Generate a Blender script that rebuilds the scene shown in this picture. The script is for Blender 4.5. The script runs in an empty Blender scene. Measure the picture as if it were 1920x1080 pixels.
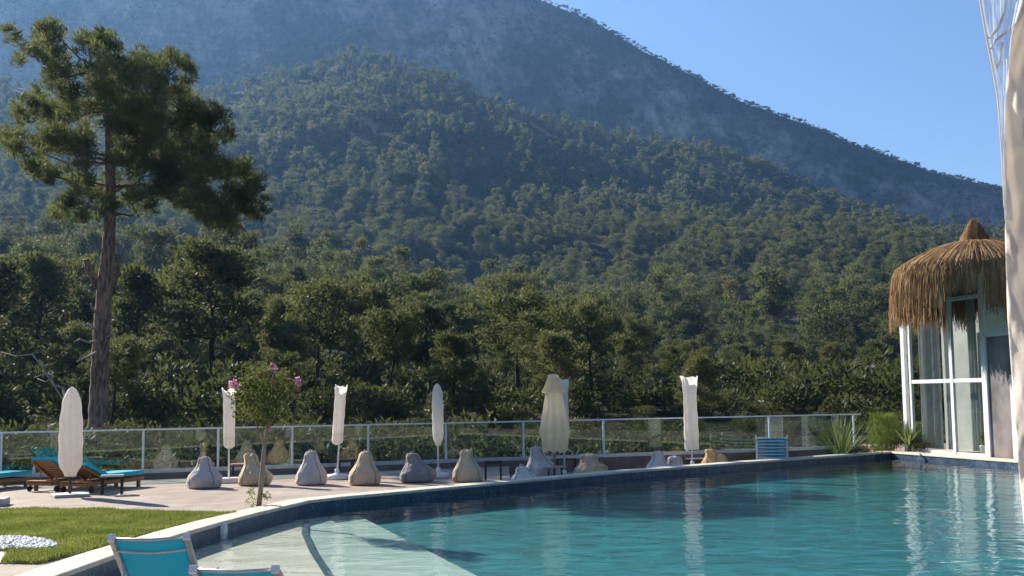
import bpy, bmesh, math, random
import numpy as np
from mathutils import Vector, Matrix, noise
from mathutils.geometry import tessellate_polygon

# ------------------------------------------------------------------ camera, sky, sun, exposure
scene = bpy.context.scene
COL = scene.collection
EYE, FPX, HOR, ROLL = 1.9, 2200.0, 745.0, math.radians(0.75)
PITCH = math.atan((HOR - 540.0) / FPX)
cam_data = bpy.data.cameras.new('camera')
cam = bpy.data.objects.new('camera', cam_data)
COL.objects.link(cam)
cam_data.sensor_width = 36.0
cam_data.lens = FPX / 1920.0 * 36.0
cam_data.clip_start = 0.1
cam_data.clip_end = 12000.0
CAM_ROT = (Matrix.Rotation(math.radians(90) + PITCH, 3, 'X') @ Matrix.Rotation(-ROLL, 3, 'Z'))
cam.matrix_world = Matrix.Translation((0, 0, EYE)) @ CAM_ROT.to_4x4()
scene.camera = cam

SUN_AZ, SUN_EL = math.radians(-46.0), math.radians(30.0)      # azimuth from +Y, clockwise
SUN_DIR = Vector((math.sin(SUN_AZ) * math.cos(SUN_EL), math.cos(SUN_AZ) * math.cos(SUN_EL), math.sin(SUN_EL)))
world = bpy.data.worlds.new("World")
scene.world = world
world.use_nodes = True
wn = world.node_tree
sky = wn.nodes.new('ShaderNodeTexSky')
sky.sky_type = 'NISHITA'
sky.sun_disc = False
sky.sun_elevation = SUN_EL
sky.sun_rotation = SUN_AZ
sky.altitude = 1500.0
sky.air_density = 0.85
sky.dust_density = 0.2
sky.ozone_density = 2.6
wn.nodes['Background'].inputs['Strength'].default_value = 0.066
wn.links.new(sky.outputs[0], wn.nodes['Background'].inputs['Color'])

sun_data = bpy.data.lights.new('sun', 'SUN')
sun_data.energy = 5.0
sun_data.angle = math.radians(0.5)
sun_data.color = (1.0, 0.93, 0.82)
sun = bpy.data.objects.new('sun', sun_data)
COL.objects.link(sun)
sun.rotation_euler = SUN_DIR.to_track_quat('Z', 'Y').to_euler()
sun.location = (-40, 40, 60)

vs = scene.view_settings
vs.view_transform = 'Standard'
vs.look = 'None'
vs.exposure = 1.3
vs.gamma = 1.0
cy = scene.cycles
cy.max_bounces = 8
cy.diffuse_bounces = 3
cy.glossy_bounces = 3
cy.transmission_bounces = 4
cy.transparent_max_bounces = 12
cy.volume_bounces = 1
cy.use_denoising = True
cy.caustics_reflective = False
cy.caustics_refractive = False

rnd = random.Random(7)
rng = np.random.default_rng(11)

# ------------------------------------------------------------------ helpers
def ray(px, py):
    return CAM_ROT @ Vector(((px - 960.0) / FPX, -(py - 540.0) / FPX, -1.0))
def P(px, py, z=0.0):
    d = ray(px, py); t = (z - EYE) / d.z
    return Vector((d.x * t, d.y * t, z))
def at_depth(px, py, y):
    d = ray(px, py); t = y / d.y
    return Vector((d.x * t, y, EYE + d.z * t))
def at_range(px, py, r):
    d = ray(px, py); t = r / math.hypot(d.x, d.y)
    return Vector((d.x * t, d.y * t, EYE + d.z * t))
def horizon(px):
    return HOR - math.tan(ROLL) * (px - 960.0)
def to_px(v):
    d = CAM_ROT.transposed() @ (Vector(v) - Vector((0, 0, EYE)))
    return 960 + FPX * d.x / -d.z, 540 - FPX * d.y / -d.z

def tag(o, label=None, cat=None, group=None, kind=None):
    if label: o['label'] = label
    if cat: o['category'] = cat
    if group: o['group'] = group
    if kind: o['kind'] = kind
    return o
def thing(name, label, cat, loc=(0, 0, 0), rotz=0.0, group=None):
    o = bpy.data.objects.new(name, None)
    COL.objects.link(o)
    o.location = loc
    o.rotation_euler = (0, 0, rotz)
    o.empty_display_size = 0.2
    return tag(o, label, cat, group)
def link(name, me, parent=None):
    o = bpy.data.objects.new(name, me)
    COL.objects.link(o)
    if parent is not None: o.parent = parent
    return o
def children(o):
    return [c for c in COL.objects if c.parent == o]
def copy_tree(o, parent=None, kids=None):
    c = o.copy(); COL.objects.link(c)
    if parent is not None: c.parent = parent
    for k in (children(o) if kids is None else kids):
        copy_tree(k, c)
    return c

class MB:
    """collects shapes and builds ONE mesh object"""
    def __init__(s): s.v = []; s.f = []; s.sm = []
    def add(s, vs_, fs_, smooth=False):
        n = len(s.v)
        s.v.extend([tuple(v) for v in vs_])
        for f in fs_:
            s.f.append(tuple(i + n for i in f)); s.sm.append(smooth)
    def box(s, c, size, rot=None, taper=1.0):
        hx, hy, hz = size[0] / 2, size[1] / 2, size[2] / 2
        b = min(hx, hy, hz) * 0.18
        pts = []
        for sz in (-1, 1):
            k = taper if sz > 0 else 1.0
            for (ox, oy, zz) in ((b, b, 0.0), (0, 0, b)):
                zlev = sz * (hz - zz)
                ring = []
                for (x, y) in ((-hx + ox, -hy + oy), (hx - ox, -hy + oy), (hx - ox, hy - oy), (-hx + ox, hy - oy)):
                    ring.append(Vector((x * k, y * k, zlev)))
                pts.append(ring)
        order = [pts[0], pts[1], pts[3], pts[2]]
        V = [v for r_ in order for v in r_]
        if rot is not None: V = [rot @ v for v in V]
        V = [v + Vector(c) for v in V]
        F = [(3, 2, 1, 0), (12, 13, 14, 15)]
        for k in range(3):
            for i in range(4):
                j = (i + 1) % 4
                F.append((k * 4 + i, k * 4 + j, k * 4 + 4 + j, k * 4 + 4 + i))
        s.add(V, F)
    def tube(s, path, radii, n=8, cap=True, smooth=True, squash=1.0):
        path = [Vector(p) for p in path]
        if not hasattr(radii, '__len__'): radii = [radii] * len(path)
        V = []; ref = None
        for i, p in enumerate(path):
            t = (path[min(i + 1, len(path) - 1)] - path[max(i - 1, 0)]).normalized()
            if ref is None:
                ref = Vector((1, 0, 0)) if abs(t.x) < 0.8 else Vector((0, 1, 0))
            a = (ref - t * ref.dot(t)).normalized(); b = t.cross(a); ref = a
            for k in range(n):
                th = 2 * math.pi * k / n
                V.append(p + a * (radii[i] * math.cos(th)) + b * (radii[i] * squash * math.sin(th)))
        F = []
        for i in range(len(path) - 1):
            for k in range(n):
                F.append((i * n + k, i * n + (k + 1) % n, (i + 1) * n + (k + 1) % n, (i + 1) * n + k))
        if cap:
            F.append(tuple(range(n - 1, -1, -1)))
            F.append(tuple(range((len(path) - 1) * n, len(path) * n)))
        s.add(V, F, smooth)
    def lathe(s, prof, n=24, fn=None, smooth=True, caps=True):
        V = []
        for j, (r, z) in enumerate(prof):
            for k in range(n):
                th = 2 * math.pi * k / n
                v = Vector((r * math.cos(th), r * math.sin(th), z))
                V.append(fn(v, th, j) if fn else v)
        F = []
        for j in range(len(prof) - 1):
            for k in range(n):
                F.append((j * n + k, j * n + (k + 1) % n, (j + 1) * n + (k + 1) % n, (j + 1) * n + k))
        if caps:
            F.append(tuple(range(n - 1, -1, -1)))
            F.append(tuple(range((len(prof) - 1) * n, len(prof) * n)))
        s.add(V, F, smooth)
    def grid(s, fn, nu, nv, smooth=True):
        V = [fn(i / nu, j / nv) for j in range(nv + 1) for i in range(nu + 1)]
        F = [(j * (nu + 1) + i, j * (nu + 1) + i + 1, (j + 1) * (nu + 1) + i + 1, (j + 1) * (nu + 1) + i)
             for j in range(nv) for i in range(nu)]
        s.add(V, F, smooth)
    def poly(s, outer, holes=(), z=0.0):
        loops = [[Vector((p[0], p[1], 0)) for p in outer]] + [[Vector((p[0], p[1], 0)) for p in h] for h in holes]
        tris = tessellate_polygon(loops)
        V = [Vector((p.x, p.y, z)) for l in loops for p in l]
        F = []
        for t in tris:
            a, b, c = (V[i] for i in t)
            F.append(t if (b - a).cross(c - a).z > 0 else (t[0], t[2], t[1]))
        s.add(V, F)
    def build(s, name, m, parent=None, solid=0.0):
        me = bpy.data.meshes.new(name)
        me.from_pydata(s.v, [], s.f)
        me.polygons.foreach_set('use_smooth', s.sm)
        if m is not None: me.materials.append(m)
        me.update()
        o = link(name, me, parent)
        if solid:
            md = o.modifiers.new('solid', 'SOLIDIFY'); md.thickness = solid; md.offset = 0
        return o

def quad_mesh(name, V, m):
    """V: (N,4,3) array of quads -> mesh"""
    V = np.asarray(V, dtype=np.float32); n = len(V)
    me = bpy.data.meshes.new(name)
    me.vertices.add(n * 4); me.vertices.foreach_set('co', V.reshape(-1))
    me.loops.add(n * 4); me.loops.foreach_set('vertex_index', np.arange(n * 4, dtype=np.int32))
    me.polygons.add(n)
    me.polygons.foreach_set('loop_start', np.arange(0, n * 4, 4, dtype=np.int32))
    me.materials.append(m)
    me.update(calc_edges=True)
    return me
def unit(a):
    return a / np.maximum(np.linalg.norm(a, axis=1, keepdims=True), 1e-9)
def blades(C, D, L, W, R=rng):
    """diamond shaped leaves at centres C along directions D"""
    C = np.asarray(C); D = unit(np.asarray(D)); n = len(C)
    S = unit(np.cross(D, R.normal(size=(n, 3))))
    L = np.asarray(L).reshape(-1, 1) * np.ones((n, 1)); W = np.asarray(W).reshape(-1, 1) * np.ones((n, 1))
    return np.stack([C - D * L * .5, C + S * W * .5, C + D * L * .5, C - S * W * .5], axis=1)
def in_ball(n, R=rng):
    p = unit(R.normal(size=(n, 3)))
    return p * (R.random((n, 1)) ** 0.42)

# ------------------------------------------------------------------ materials
def new_mat(name):
    m = bpy.data.materials.new(name); m.use_nodes = True
    nt = m.node_tree; nt.nodes.clear()
    out = nt.nodes.new('ShaderNodeOutputMaterial')
    return m, nt, out
def nd(nt, kind, **kw):
    n = nt.nodes.new(kind)
    for k, v in kw.items():
        if k in n.inputs: n.inputs[k].default_value = v
        else: setattr(n, k, v)
    return n
def coords(nt, scale=(1, 1, 1), obj=True, rot=(0, 0, 0)):
    if obj:
        src = nt.nodes.new('ShaderNodeTexCoord').outputs['Object']
    else:
        src = nt.nodes.new('ShaderNodeNewGeometry').outputs['Position']
    mp = nt.nodes.new('ShaderNodeMapping')
    mp.inputs['Scale'].default_value = scale
    mp.inputs['Rotation'].default_value = rot
    nt.links.new(src, mp.inputs['Vector'])
    return mp.outputs[0]
def c4(c): return (c[0], c[1], c[2], 1.0)
def noise_fac(nt, vec, scale, detail=4, rough=.55, lo=.35, hi=.65):
    n = nd(nt, 'ShaderNodeTexNoise', Scale=scale, Detail=detail, Roughness=rough)
    nt.links.new(vec, n.inputs['Vector'])
    r = nt.nodes.new('ShaderNodeMapRange')
    r.inputs['From Min'].default_value = lo; r.inputs['From Max'].default_value = hi
    nt.links.new(n.outputs['Fac'], r.inputs['Value'])
    return r.outputs[0]
def mix(nt, fac, a, b, blend='MIX'):
    n = nt.nodes.new('ShaderNodeMix'); n.data_type = 'RGBA'; n.blend_type = blend
    for sock, v in ((n.inputs['Factor'], fac), (n.inputs['A'], a), (n.inputs['B'], b)):
        pass
    def put(s, v):
        if hasattr(v, 'is_output'): nt.links.new(v, s)
        elif hasattr(v, '__len__'): s.default_value = c4(v)
        else: s.default_value = v
    put(n.inputs[0], fac); put(n.inputs[6], a); put(n.inputs[7], b)
    return n.outputs[2]
def bump(nt, h, strength=.3, dist=.02):
    b = nd(nt, 'ShaderNodeBump', Strength=strength, Distance=dist)
    nt.links.new(h, b.inputs['Height'])
    return b.outputs[0]
def mat(name, a, b=None, scale=6.0, rough=.6, spec=.4, bstr=.0, bdist=.01, bscale=None, stretch=(1, 1, 1), metal=0.0,
        detail=4, obj=True, lo=.35, hi=.65):
    m, nt, out = new_mat(name)
    p = nd(nt, 'ShaderNodeBsdfPrincipled', Roughness=rough, Metallic=metal)
    p.inputs['Specular IOR Level'].default_value = spec
    vec = coords(nt, stretch, obj)
    if b is None: b = tuple(x * .8 for x in a)
    f = noise_fac(nt, vec, scale, detail, lo=lo, hi=hi)
    nt.links.new(mix(nt, f, a, b), p.inputs['Base Color'])
    if bstr:
        h = noise_fac(nt, vec, bscale or scale * 3, 5, lo=.2, hi=.8)
        nt.links.new(bump(nt, h, bstr, bdist), p.inputs['Normal'])
    nt.links.new(p.outputs[0], out.inputs['Surface'])
    return m
def fabric(name, a, b, trans=.25, rough=.85, scale=9.0, bstr=.25, bdist=.01, tcol=None):
    m, nt, out = new_mat(name)
    vec = coords(nt)
    col = mix(nt, noise_fac(nt, vec, scale, 4), a, b)
    p = nd(nt, 'ShaderNodeBsdfPrincipled', Roughness=rough)
    p.inputs['Specular IOR Level'].default_value = .2
    nt.links.new(col, p.inputs['Base Color'])
    h = noise_fac(nt, vec, scale * 1.6, 5, lo=.2, hi=.8)
    bn = bump(nt, h, bstr, bdist)
    nt.links.new(bn, p.inputs['Normal'])
    t = nd(nt, 'ShaderNodeBsdfTranslucent')
    if tcol: t.inputs['Color'].default_value = c4(tcol)
    else: nt.links.new(col, t.inputs['Color'])
    nt.links.new(bn, t.inputs['Normal'])
    ms = nd(nt, 'ShaderNodeMixShader', Fac=trans)
    nt.links.new(p.outputs[0], ms.inputs[1]); nt.links.new(t.outputs[0], ms.inputs[2])
    nt.links.new(ms.outputs[0], out.inputs['Surface'])
    return m
def leaf(name, dark, light, nscale=.35, trans=.4, rough=.55, rand=.35, brown=None):
    m, nt, out = new_mat(name)
    vec = coords(nt, obj=False)
    f = noise_fac(nt, vec, nscale, 3, lo=.36, hi=.64)
    info = nt.nodes.new('ShaderNodeObjectInfo')
    md = nd(nt, 'ShaderNodeMath', operation='MULTIPLY_ADD')
    nt.links.new(info.outputs['Random'], md.inputs[0]); md.inputs[1].default_value = rand
    fm = nd(nt, 'ShaderNodeMath', operation='MULTIPLY'); nt.links.new(f, fm.inputs[0]); fm.inputs[1].default_value = 1 - rand
    nt.links.new(fm.outputs[0], md.inputs[2])
    col = mix(nt, md.outputs[0], dark, light)
    if brown:
        gt = nd(nt, 'ShaderNodeMapRange'); gt.inputs['From Min'].default_value = .8; gt.inputs['From Max'].default_value = 1.0
        gt.inputs['To Max'].default_value = .7
        nt.links.new(info.outputs['Random'], gt.inputs['Value'])
        col = mix(nt, gt.outputs[0], col, brown)
    p = nd(nt, 'ShaderNodeBsdfPrincipled', Roughness=max(rough, .6))
    p.inputs['Specular IOR Level'].default_value = .10
    nt.links.new(col, p.inputs['Base Color'])
    t = nd(nt, 'ShaderNodeBsdfTranslucent')
    tc = mix(nt, .65, col, (.14, .155, .036))
    nt.links.new(tc, t.inputs['Color'])
    ms = nd(nt, 'ShaderNodeMixShader', Fac=trans)
    nt.links.new(p.outputs[0], ms.inputs[1]); nt.links.new(t.outputs[0], ms.inputs[2])
    nt.links.new(ms.outputs[0], out.inputs['Surface'])
    return m
def schlick(nt, f0, power=5.0, normal=None):
    gw = nt.nodes.new('ShaderNodeNewGeometry')
    dt_ = nt.nodes.new('ShaderNodeVectorMath'); dt_.operation = 'DOT_PRODUCT'
    nt.links.new(normal if normal is not None else gw.outputs['Normal'], dt_.inputs[0]); nt.links.new(gw.outputs['Incoming'], dt_.inputs[1])
    ab1 = nd(nt, 'ShaderNodeMath', operation='ABSOLUTE'); nt.links.new(dt_.outputs['Value'], ab1.inputs[0])
    om = nd(nt, 'ShaderNodeMath', operation='SUBTRACT', use_clamp=True); om.inputs[0].default_value = 1.0; nt.links.new(ab1.outputs[0], om.inputs[1])
    pw = nd(nt, 'ShaderNodeMath', operation='POWER'); nt.links.new(om.outputs[0], pw.inputs[0]); pw.inputs[1].default_value = power
    fr = nd(nt, 'ShaderNodeMath', operation='MULTIPLY_ADD', use_clamp=True); nt.links.new(pw.outputs[0], fr.inputs[0]); fr.inputs[1].default_value = 1 - f0; fr.inputs[2].default_value = f0
    return fr.outputs[0]
def glass(name, tint, refl=.12, ior=1.5, film=None):
    m, nt, out = new_mat(name)
    tr = nd(nt, 'ShaderNodeBsdfTransparent', Color=c4(tint))
    gl = nd(nt, 'ShaderNodeBsdfGlossy', Roughness=.01)
    gl.inputs['Color'].default_value = (.9, .95, .95, 1)
    ms = nt.nodes.new('ShaderNodeMixShader')
    nt.links.new(schlick(nt, refl), ms.inputs[0]); nt.links.new(tr.outputs[0], ms.inputs[1]); nt.links.new(gl.outputs[0], ms.inputs[2])
    nt.links.new(ms.outputs[0], out.inputs['Surface'])
    return m

M = {}
M['white_metal'] = mat('white painted metal', (.78, .79, .78), (.68, .69, .69), 5, .35, .5)
M['grey_metal'] = mat('brushed grey aluminium', (.55, .57, .58), (.42, .44, .46), 8, .35, .5, metal=.3)
M['pole_white'] = mat('white pole paint', (.75, .75, .73), (.6, .6, .58), 5, .4)
M['dark_metal'] = mat('dark brown table', (.018, .015, .014), (.03, .025, .022), 8, .45)
M['dark_top'] = mat('dark table top', (.035, .028, .024), (.05, .04, .035), 8, .4)
M['tan_wood'] = mat('tan wooden table top', (.42, .27, .19), (.34, .21, .14), 9, .5, stretch=(1, 6, 1))
M['teak'] = mat('oiled teak', (.36, .16, .05), (.20, .085, .03), 7, .45, bstr=.15, stretch=(8, 1, 8))
M['teak_painted_sunlit'] = mat('sunlit teak slat', (.48, .27, .08), (.36, .18, .05), 7, .45, stretch=(1, 8, 8))  # lighter copy of the teak, sunlight put into its colour
M['black_rubber'] = mat('black rubber', (.015, .015, .016), (.03, .03, .03), 8, .7)
M['base_white'] = mat('white moulded parasol base', (.72, .72, .72), (.6, .6, .6), 4, .45)
M['base_stone'] = mat('pale stone parasol base', (.62, .60, .56), (.48, .46, .42), 9, .8, bstr=.2)
M['cover'] = fabric('off white parasol cover', (.88, .83, .77), (.82, .77, .70), .5, .85, 7, .35, .02)
M['cream'] = fabric('cream canopy cloth', (1.0, .89, .70), (.97, .84, .62), .74, .9, 6, .2, .01)
M['turq'] = fabric('turquoise cushion cloth', (.05, .52, .62), (.04, .44, .56), .08, .8, 8, .15, .005)
M['seam'] = mat('dark stitched seam', (.20, .17, .15), (.15, .13, .12), 8, .9)
M['turq_edge'] = mat('turquoise piping', (.02, .30, .46), (.02, .24, .38), 8, .7)
M['sling'] = fabric('turquoise mesh sling', (.05, .36, .46), (.04, .31, .41), .45, .6, 40, .1, .002, tcol=(.08, .46, .58))
M['bag_grey'] = fabric('grey bean bag canvas', (.62, .555, .495), (.54, .48, .43), 0, .92, 6, .8, .05)
M['bag_slate'] = fabric('slate grey bean bag canvas', (.31, .285, .28), (.26, .235, .23), 0, .92, 6, .8, .05)
M['bag_sand'] = fabric('sand bean bag canvas', (.70, .52, .34), (.60, .44, .28), 0, .92, 6, .8, .05)
M['bag_tan'] = fabric('tan bean bag canvas', (.74, .46, .22), (.64, .38, .16), 0, .92, 6, .8, .05)
M['bag_pale'] = fabric('pale lilac bean bag canvas', (.76, .67, .60), (.68, .60, .53), 0, .92, 6, .8, .05)
M['bark'] = mat('grey brown pine bark', (.46, .30, .205), (.18, .12, .085), 3.2, .95, .1, bstr=1.0, bdist=.08, bscale=5, stretch=(3.2, 3.2, .55), lo=.42, hi=.58)
M['bark_red'] = mat('reddish upper bark', (.30, .15, .085), (.16, .085, .055), 3.0, .95, .1, bstr=.8, bdist=.05, stretch=(2, 2, .6))
M['bark_dark'] = mat('dark trunk bark', (.075, .055, .045), (.04, .03, .026), 3, .95, .1, bstr=.5, bdist=.04, stretch=(2, 2, .5))
M['dead'] = mat('bleached dead wood', (.48, .43, .38), (.33, .29, .25), 4, .9, .1)
M['twig'] = mat('smooth pale bark', (.36, .28, .21), (.26, .20, .15), 6, .8, .2, stretch=(3, 3, .6))
M['pine_big'] = leaf('long green pine needles', (.050, .070, .036), (.20, .20, .085), .55, .52, .5, .0)
M['pine'] = leaf('wood pine needles', (.032, .046, .025), (.20, .19, .078), .22, .42, .55, .55, brown=(.17, .14, .065))
M['under'] = leaf('dark undergrowth leaves', (.028, .040, .020), (.11, .11, .045), .5, .3, .6, .5)
M['pine_far'] = leaf('hillside pine needles', (.034, .052, .030), (.165, .165, .072), .03, .5, .6, .72, brown=(.17, .14, .07))
M['scrub'] = leaf('mountain scrub leaves', (.05, .062, .036), (.10, .105, .06), .02, .3, .7, .5)
M['shrub'] = leaf('olive shrub leaves', (.04, .05, .022), (.13, .12, .055), 1.2, .30, .55, .45, brown=(.16, .11, .05))
M['myrtle'] = leaf('small green leaves', (.042, .066, .022), (.12, .13, .035), 2.5, .45, .4, .0)
M['bloom'] = fabric('pink blossom', (.72, .28, .50), (.80, .46, .62), .4, .7, 9, .1)
M['budred'] = fabric('rusty seed heads', (.42, .20, .12), (.50, .30, .18), .3, .7, 9, .1)
M['yucca'] = leaf('pale yucca blades', (.16, .21, .07), (.42, .45, .18), 3, .4, .4, .3)
M['reed'] = leaf('bright green reed stems', (.10, .17, .02), (.20, .27, .035), 3, .5, .5, .1)
M['grass'] = leaf('lawn grass', (.13, .19, .028), (.38, .40, .10), 1.1, .5, .6, .0)
M['straw'] = leaf('dry brown straw', (.22, .115, .045), (.50, .33, .15), 3.0, .2, .8, .0)

# ------------------------------------------------------------------ key layout points
RAIL_A, RAIL_B = None, None
_b = P(270, 898.6)
_e = at_depth(1600, 700, 37.6)
RAIL_DIR = (Vector((_e.x, _e.y, 0)) - Vector((_b.x, _b.y, 0))).normalized()
RAIL_B = Vector((_e.x, _e.y, 0))
RAIL_A = Vector((_b.x, _b.y, 0)) - RAIL_DIR * 16.0
RAIL_N = Vector((-RAIL_DIR.y, RAIL_DIR.x, 0))          # away from the camera
def on_rail(px):
    d = ray(px, HOR); n = RAIL_N
    t = RAIL_B.dot(n) / (d.x * n.x + d.y * n.y)
    return Vector((d.x * t, d.y * t, 0))
DECK = [(-32, -26), (27, -26), (27, 44.0), (RAIL_B.x + 1.2, 44.0), (RAIL_B.x + .35, RAIL_B.y + .12),
        (RAIL_A.x + RAIL_N.x * .12, RAIL_A.y + RAIL_N.y * .12)]

# ------------------------------------------------------------------ terrain: one sheet out to the mountain
XS = np.array([-420, -150, 0, 150, 300, 480, 600, 700, 800, 900, 1000, 1100, 1200, 1350, 1450, 1600, 1750, 1900, 2150, 2500], float)
def row(d):
    k = sorted(d); return np.interp(XS, k, [d[i] for i in k])
def z_of(pys, rs):
    out = []
    for x, y, r in zip(XS, pys, np.broadcast_to(rs, XS.shape)):
        d = ray(x, y); out.append(EYE + r * d.z / math.hypot(d.x, d.y))
    return np.array(out)
CTRL = []                                                # (r per column, z per column)
def ctrl(r, z):
    CTRL.append((np.broadcast_to(np.asarray(r, float), XS.shape).copy(), np.broadcast_to(np.asarray(z, float), XS.shape).copy()))
ctrl(0, -3.0); ctrl(30, -2.8); ctrl(39, -.9); ctrl(47, -.1); ctrl(62, .9)
ctrl(100, z_of(row({0: 744, 300: 740, 900: 738, 1500: 746, 1900: 744}), 100))
ctrl(150, z_of(row({0: 668, 300: 676, 600: 700, 900: 710, 1200: 722, 1500: 728, 1900: 730}), 150))
ctrl(220, z_of(row({0: 580, 300: 588, 600: 632, 900: 676, 1200: 694, 1500: 704, 1900: 712}), 220))
zB = z_of(row({-420: 460, 0: 474, 300: 488, 480: 512, 600: 552, 750: 592, 900: 634, 1200: 640, 1500: 614, 1900: 640}), 300)
ctrl(300, zB)
ctrl(350, zB - row({-420: 22, 0: 24, 300: 22, 600: 16, 900: 8, 1100: 1, 1250: -4, 1900: -3}))
ctrl(450, z_of(row({0: 478, 300: 490, 600: 528, 900: 566, 1200: 560, 1500: 540, 1900: 568}), 450))
ctrl(700, z_of(row({0: 318, 300: 326, 600: 322, 900: 352, 1200: 412, 1500: 446, 1900: 505}), 700))
yA = row({-420: 120, 0: 165, 200: 200, 380: 178, 560: 132, 700: 122, 800: 138, 900: 190, 1000: 224, 1100: 252, 1200: 282, 1350: 304,
          1450: 336, 1600: 374, 1750: 418, 1900: 450, 2150: 500})
zA = z_of(yA, 1000)
ctrl(1000, zA)
ctrl(1080, zA - 16)
yM = row({-420: 260, -150: 60, 0: -40, 300: -75, 500: -85, 700: -80, 900: -52, 1065: 6, 1200: 76, 1330: 146, 1500: 216, 1680: 290, 1880: 342, 2150: 420, 2500: 500})
zM = z_of(yM, 1600)
rMb = np.clip(1600 - (zM - zA) / 1.6, 1160, 1530)
ctrl(rMb, zA + 4)
ctrl(1600, zM)
ctrl(1780, zM * .93)
ctrl(2300, zM * .5)

def back_profile(r):
    return np.interp(r, [0, 30, 39, 47, 62, 150, 300, 700, 1200, 2300], [-3, -2.8, -1.2, -.3, 1, 10, 30, 95, 160, 120])
AXS = np.array([math.atan2(ray(x, HOR).x, ray(x, HOR).y) for x in XS])
def base_height(a, r):
    """a: azimuth (rad, clockwise from +Y), r: range; arrays"""
    a = np.asarray(a, float); r = np.asarray(r, float)
    ac = np.clip(a, AXS[0], AXS[-1])
    R_ = np.stack([np.interp(ac, AXS, c[0]) for c in CTRL]); Z_ = np.stack([np.interp(ac, AXS, c[1]) for c in CTRL])
    z = np.empty_like(r)
    idx = np.zeros(r.shape, int)
    for k in range(len(CTRL) - 1):
        idx = np.where(r >= R_[k], k, idx)
    j = np.arange(r.size)
    R0, R1, Z0, Z1 = R_[idx, j], R_[idx + 1, j], Z_[idx, j], Z_[idx + 1, j]
    t = np.clip((r - R0) / np.maximum(R1 - R0, 1e-6), 0, 1)
    z = Z0 + (Z1 - Z0) * t
    over = np.maximum(AXS[0] - a, a - AXS[-1])
    w = np.clip(over / .6, 0, 1); w = w * w * (3 - 2 * w)
    return z * (1 - w) + back_profile(r) * w
def rough_height(x, y, r):
    if r < 75: return noise.noise((x * .12, y * .12, 0)) * .3
    k = min(1.0, (r - 75) / 200)
    z = k * (noise.noise((x * .018, y * .018, 1.7)) * 3.0 + noise.noise((x * .05, y * .05, 5.1)) * 1.2)
    if r > 380:
        k2 = min(1.0, (r - 380) / 250)
        z += k2 * noise.fractal((x * .0065, y * .0045, 2.2), 1.0, 2.0, 3) * 15.0 * (1 - .85 * min(1, max(0, r - 1300) / 250))
    if r > 1080:
        k3 = min(1.0, (r - 1080) / 150) * (1 - .93 * min(1, max(0, r - 1490) / 100))
        rd = noise.ridged_multi_fractal((x * .0062, y * .0036, 7.3), 1.0, 2.1, 5, 1.0, 2.0)
        z += k3 * (rd - 1.1) * 58.0
        z += k3 * noise.fractal((x * .03, y * .03, 3.3), .8, 2.0, 4) * 13.0
    return z
def in_deck(x, y, m):
    """inside the terrace outline grown by m metres"""
    if not (-32 - m < x < 27 + m and y > -26 - m): return False
    v = (x - RAIL_B.x) * RAIL_N.x + (y - RAIL_B.y) * RAIL_N.y
    u = (x - RAIL_B.x) * RAIL_DIR.x + (y - RAIL_B.y) * RAIL_DIR.y
    return (v < .12 + m and u < .5 + m) or (x > RAIL_B.x + .35 - m and y < 44 + m)
def height(x, y):
    r = math.hypot(x, y); a = math.atan2(x, y)
    z = float(base_height(np.array([a]), np.array([r]))[0]) + rough_height(x, y, r)
    if r < 64 and in_deck(x, y, .6): z = min(z, -2.6)
    return z

ang = np.concatenate([np.linspace(-.62, .62, 330), np.linspace(.62, 2 * math.pi - .62, 80)[1:-1]])
rad = np.concatenate([np.array([8, 16, 24.0]), np.geomspace(28, 64, 50), np.geomspace(66, 2300, 250)])
A_, R_g = np.meshgrid(ang, rad, indexing='xy')
Zg = base_height(A_.ravel(), R_g.ravel())
Xg, Yg = np.sin(A_.ravel()) * R_g.ravel(), np.cos(A_.ravel()) * R_g.ravel()
for i in range(Zg.size):
    r = R_g.flat[i]
    Zg[i] += rough_height(Xg[i], Yg[i], r)
    if r < 64 and in_deck(Xg[i], Yg[i], .6): Zg[i] = min(Zg[i], -2.6)
na, nr = len(ang), len(rad)
V = np.stack([Xg, Yg, Zg], 1).tolist() + [(0, 0, -3.0)]
F = [(j * na + i, j * na + (i + 1) % na, (j + 1) * na + (i + 1) % na, (j + 1) * na + i) for j in range(nr - 1) for i in range(na)]
F += [(na * nr, (i + 1) % na, i) for i in range(na)]
F = [f[::-1] for f in F]
me = bpy.data.meshes.new('terrain')
me.from_pydata(V, [], F)
def rise(a, z):
    ac = np.clip(a, AXS[0], AXS[-1]); za, zm = np.interp(ac, AXS, zA), np.interp(ac, AXS, zM)
    return (np.asarray(z) - za) / np.maximum(zm - za, 20)
fr_ = rise(A_.ravel(), Zg)
bell = np.interp(fr_, [.22, .42, .55, .82, .97], [0, .75, 1, .85, .12]) * (R_g.ravel() > 1085)
at_ = me.attributes.new('cliff', 'FLOAT', 'POINT'); at_.data.foreach_set('value', np.concatenate([bell, [0]]).astype(np.float32))
me.polygons.foreach_set('use_smooth', [True] * len(F))
m, nt, out = new_mat('hillside ground')
vec = coords(nt, obj=False)
soil = mix(nt, noise_fac(nt, vec, .08, 5), (.026, .030, .014), (.062, .054, .028))
sc = mix(nt, noise_fac(nt, vec, .11, 6, .7, .42, .6), (.016, .024, .018), (.062, .064, .040))
rock = mix(nt, noise_fac(nt, coords(nt, (1, 1, .3), False), .045, 8, .75, .38, .62), (.075, .064, .060), (.44, .37, .32))
geo = nt.nodes.new('ShaderNodeNewGeometry')
sep = nt.nodes.new('ShaderNodeSeparateXYZ'); nt.links.new(geo.outputs['Normal'], sep.inputs[0])
mr = nd(nt, 'ShaderNodeMapRange'); mr.inputs['From Min'].default_value = .80; mr.inputs['From Max'].default_value = .62
nt.links.new(sep.outputs[2], mr.inputs['Value'])
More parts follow.
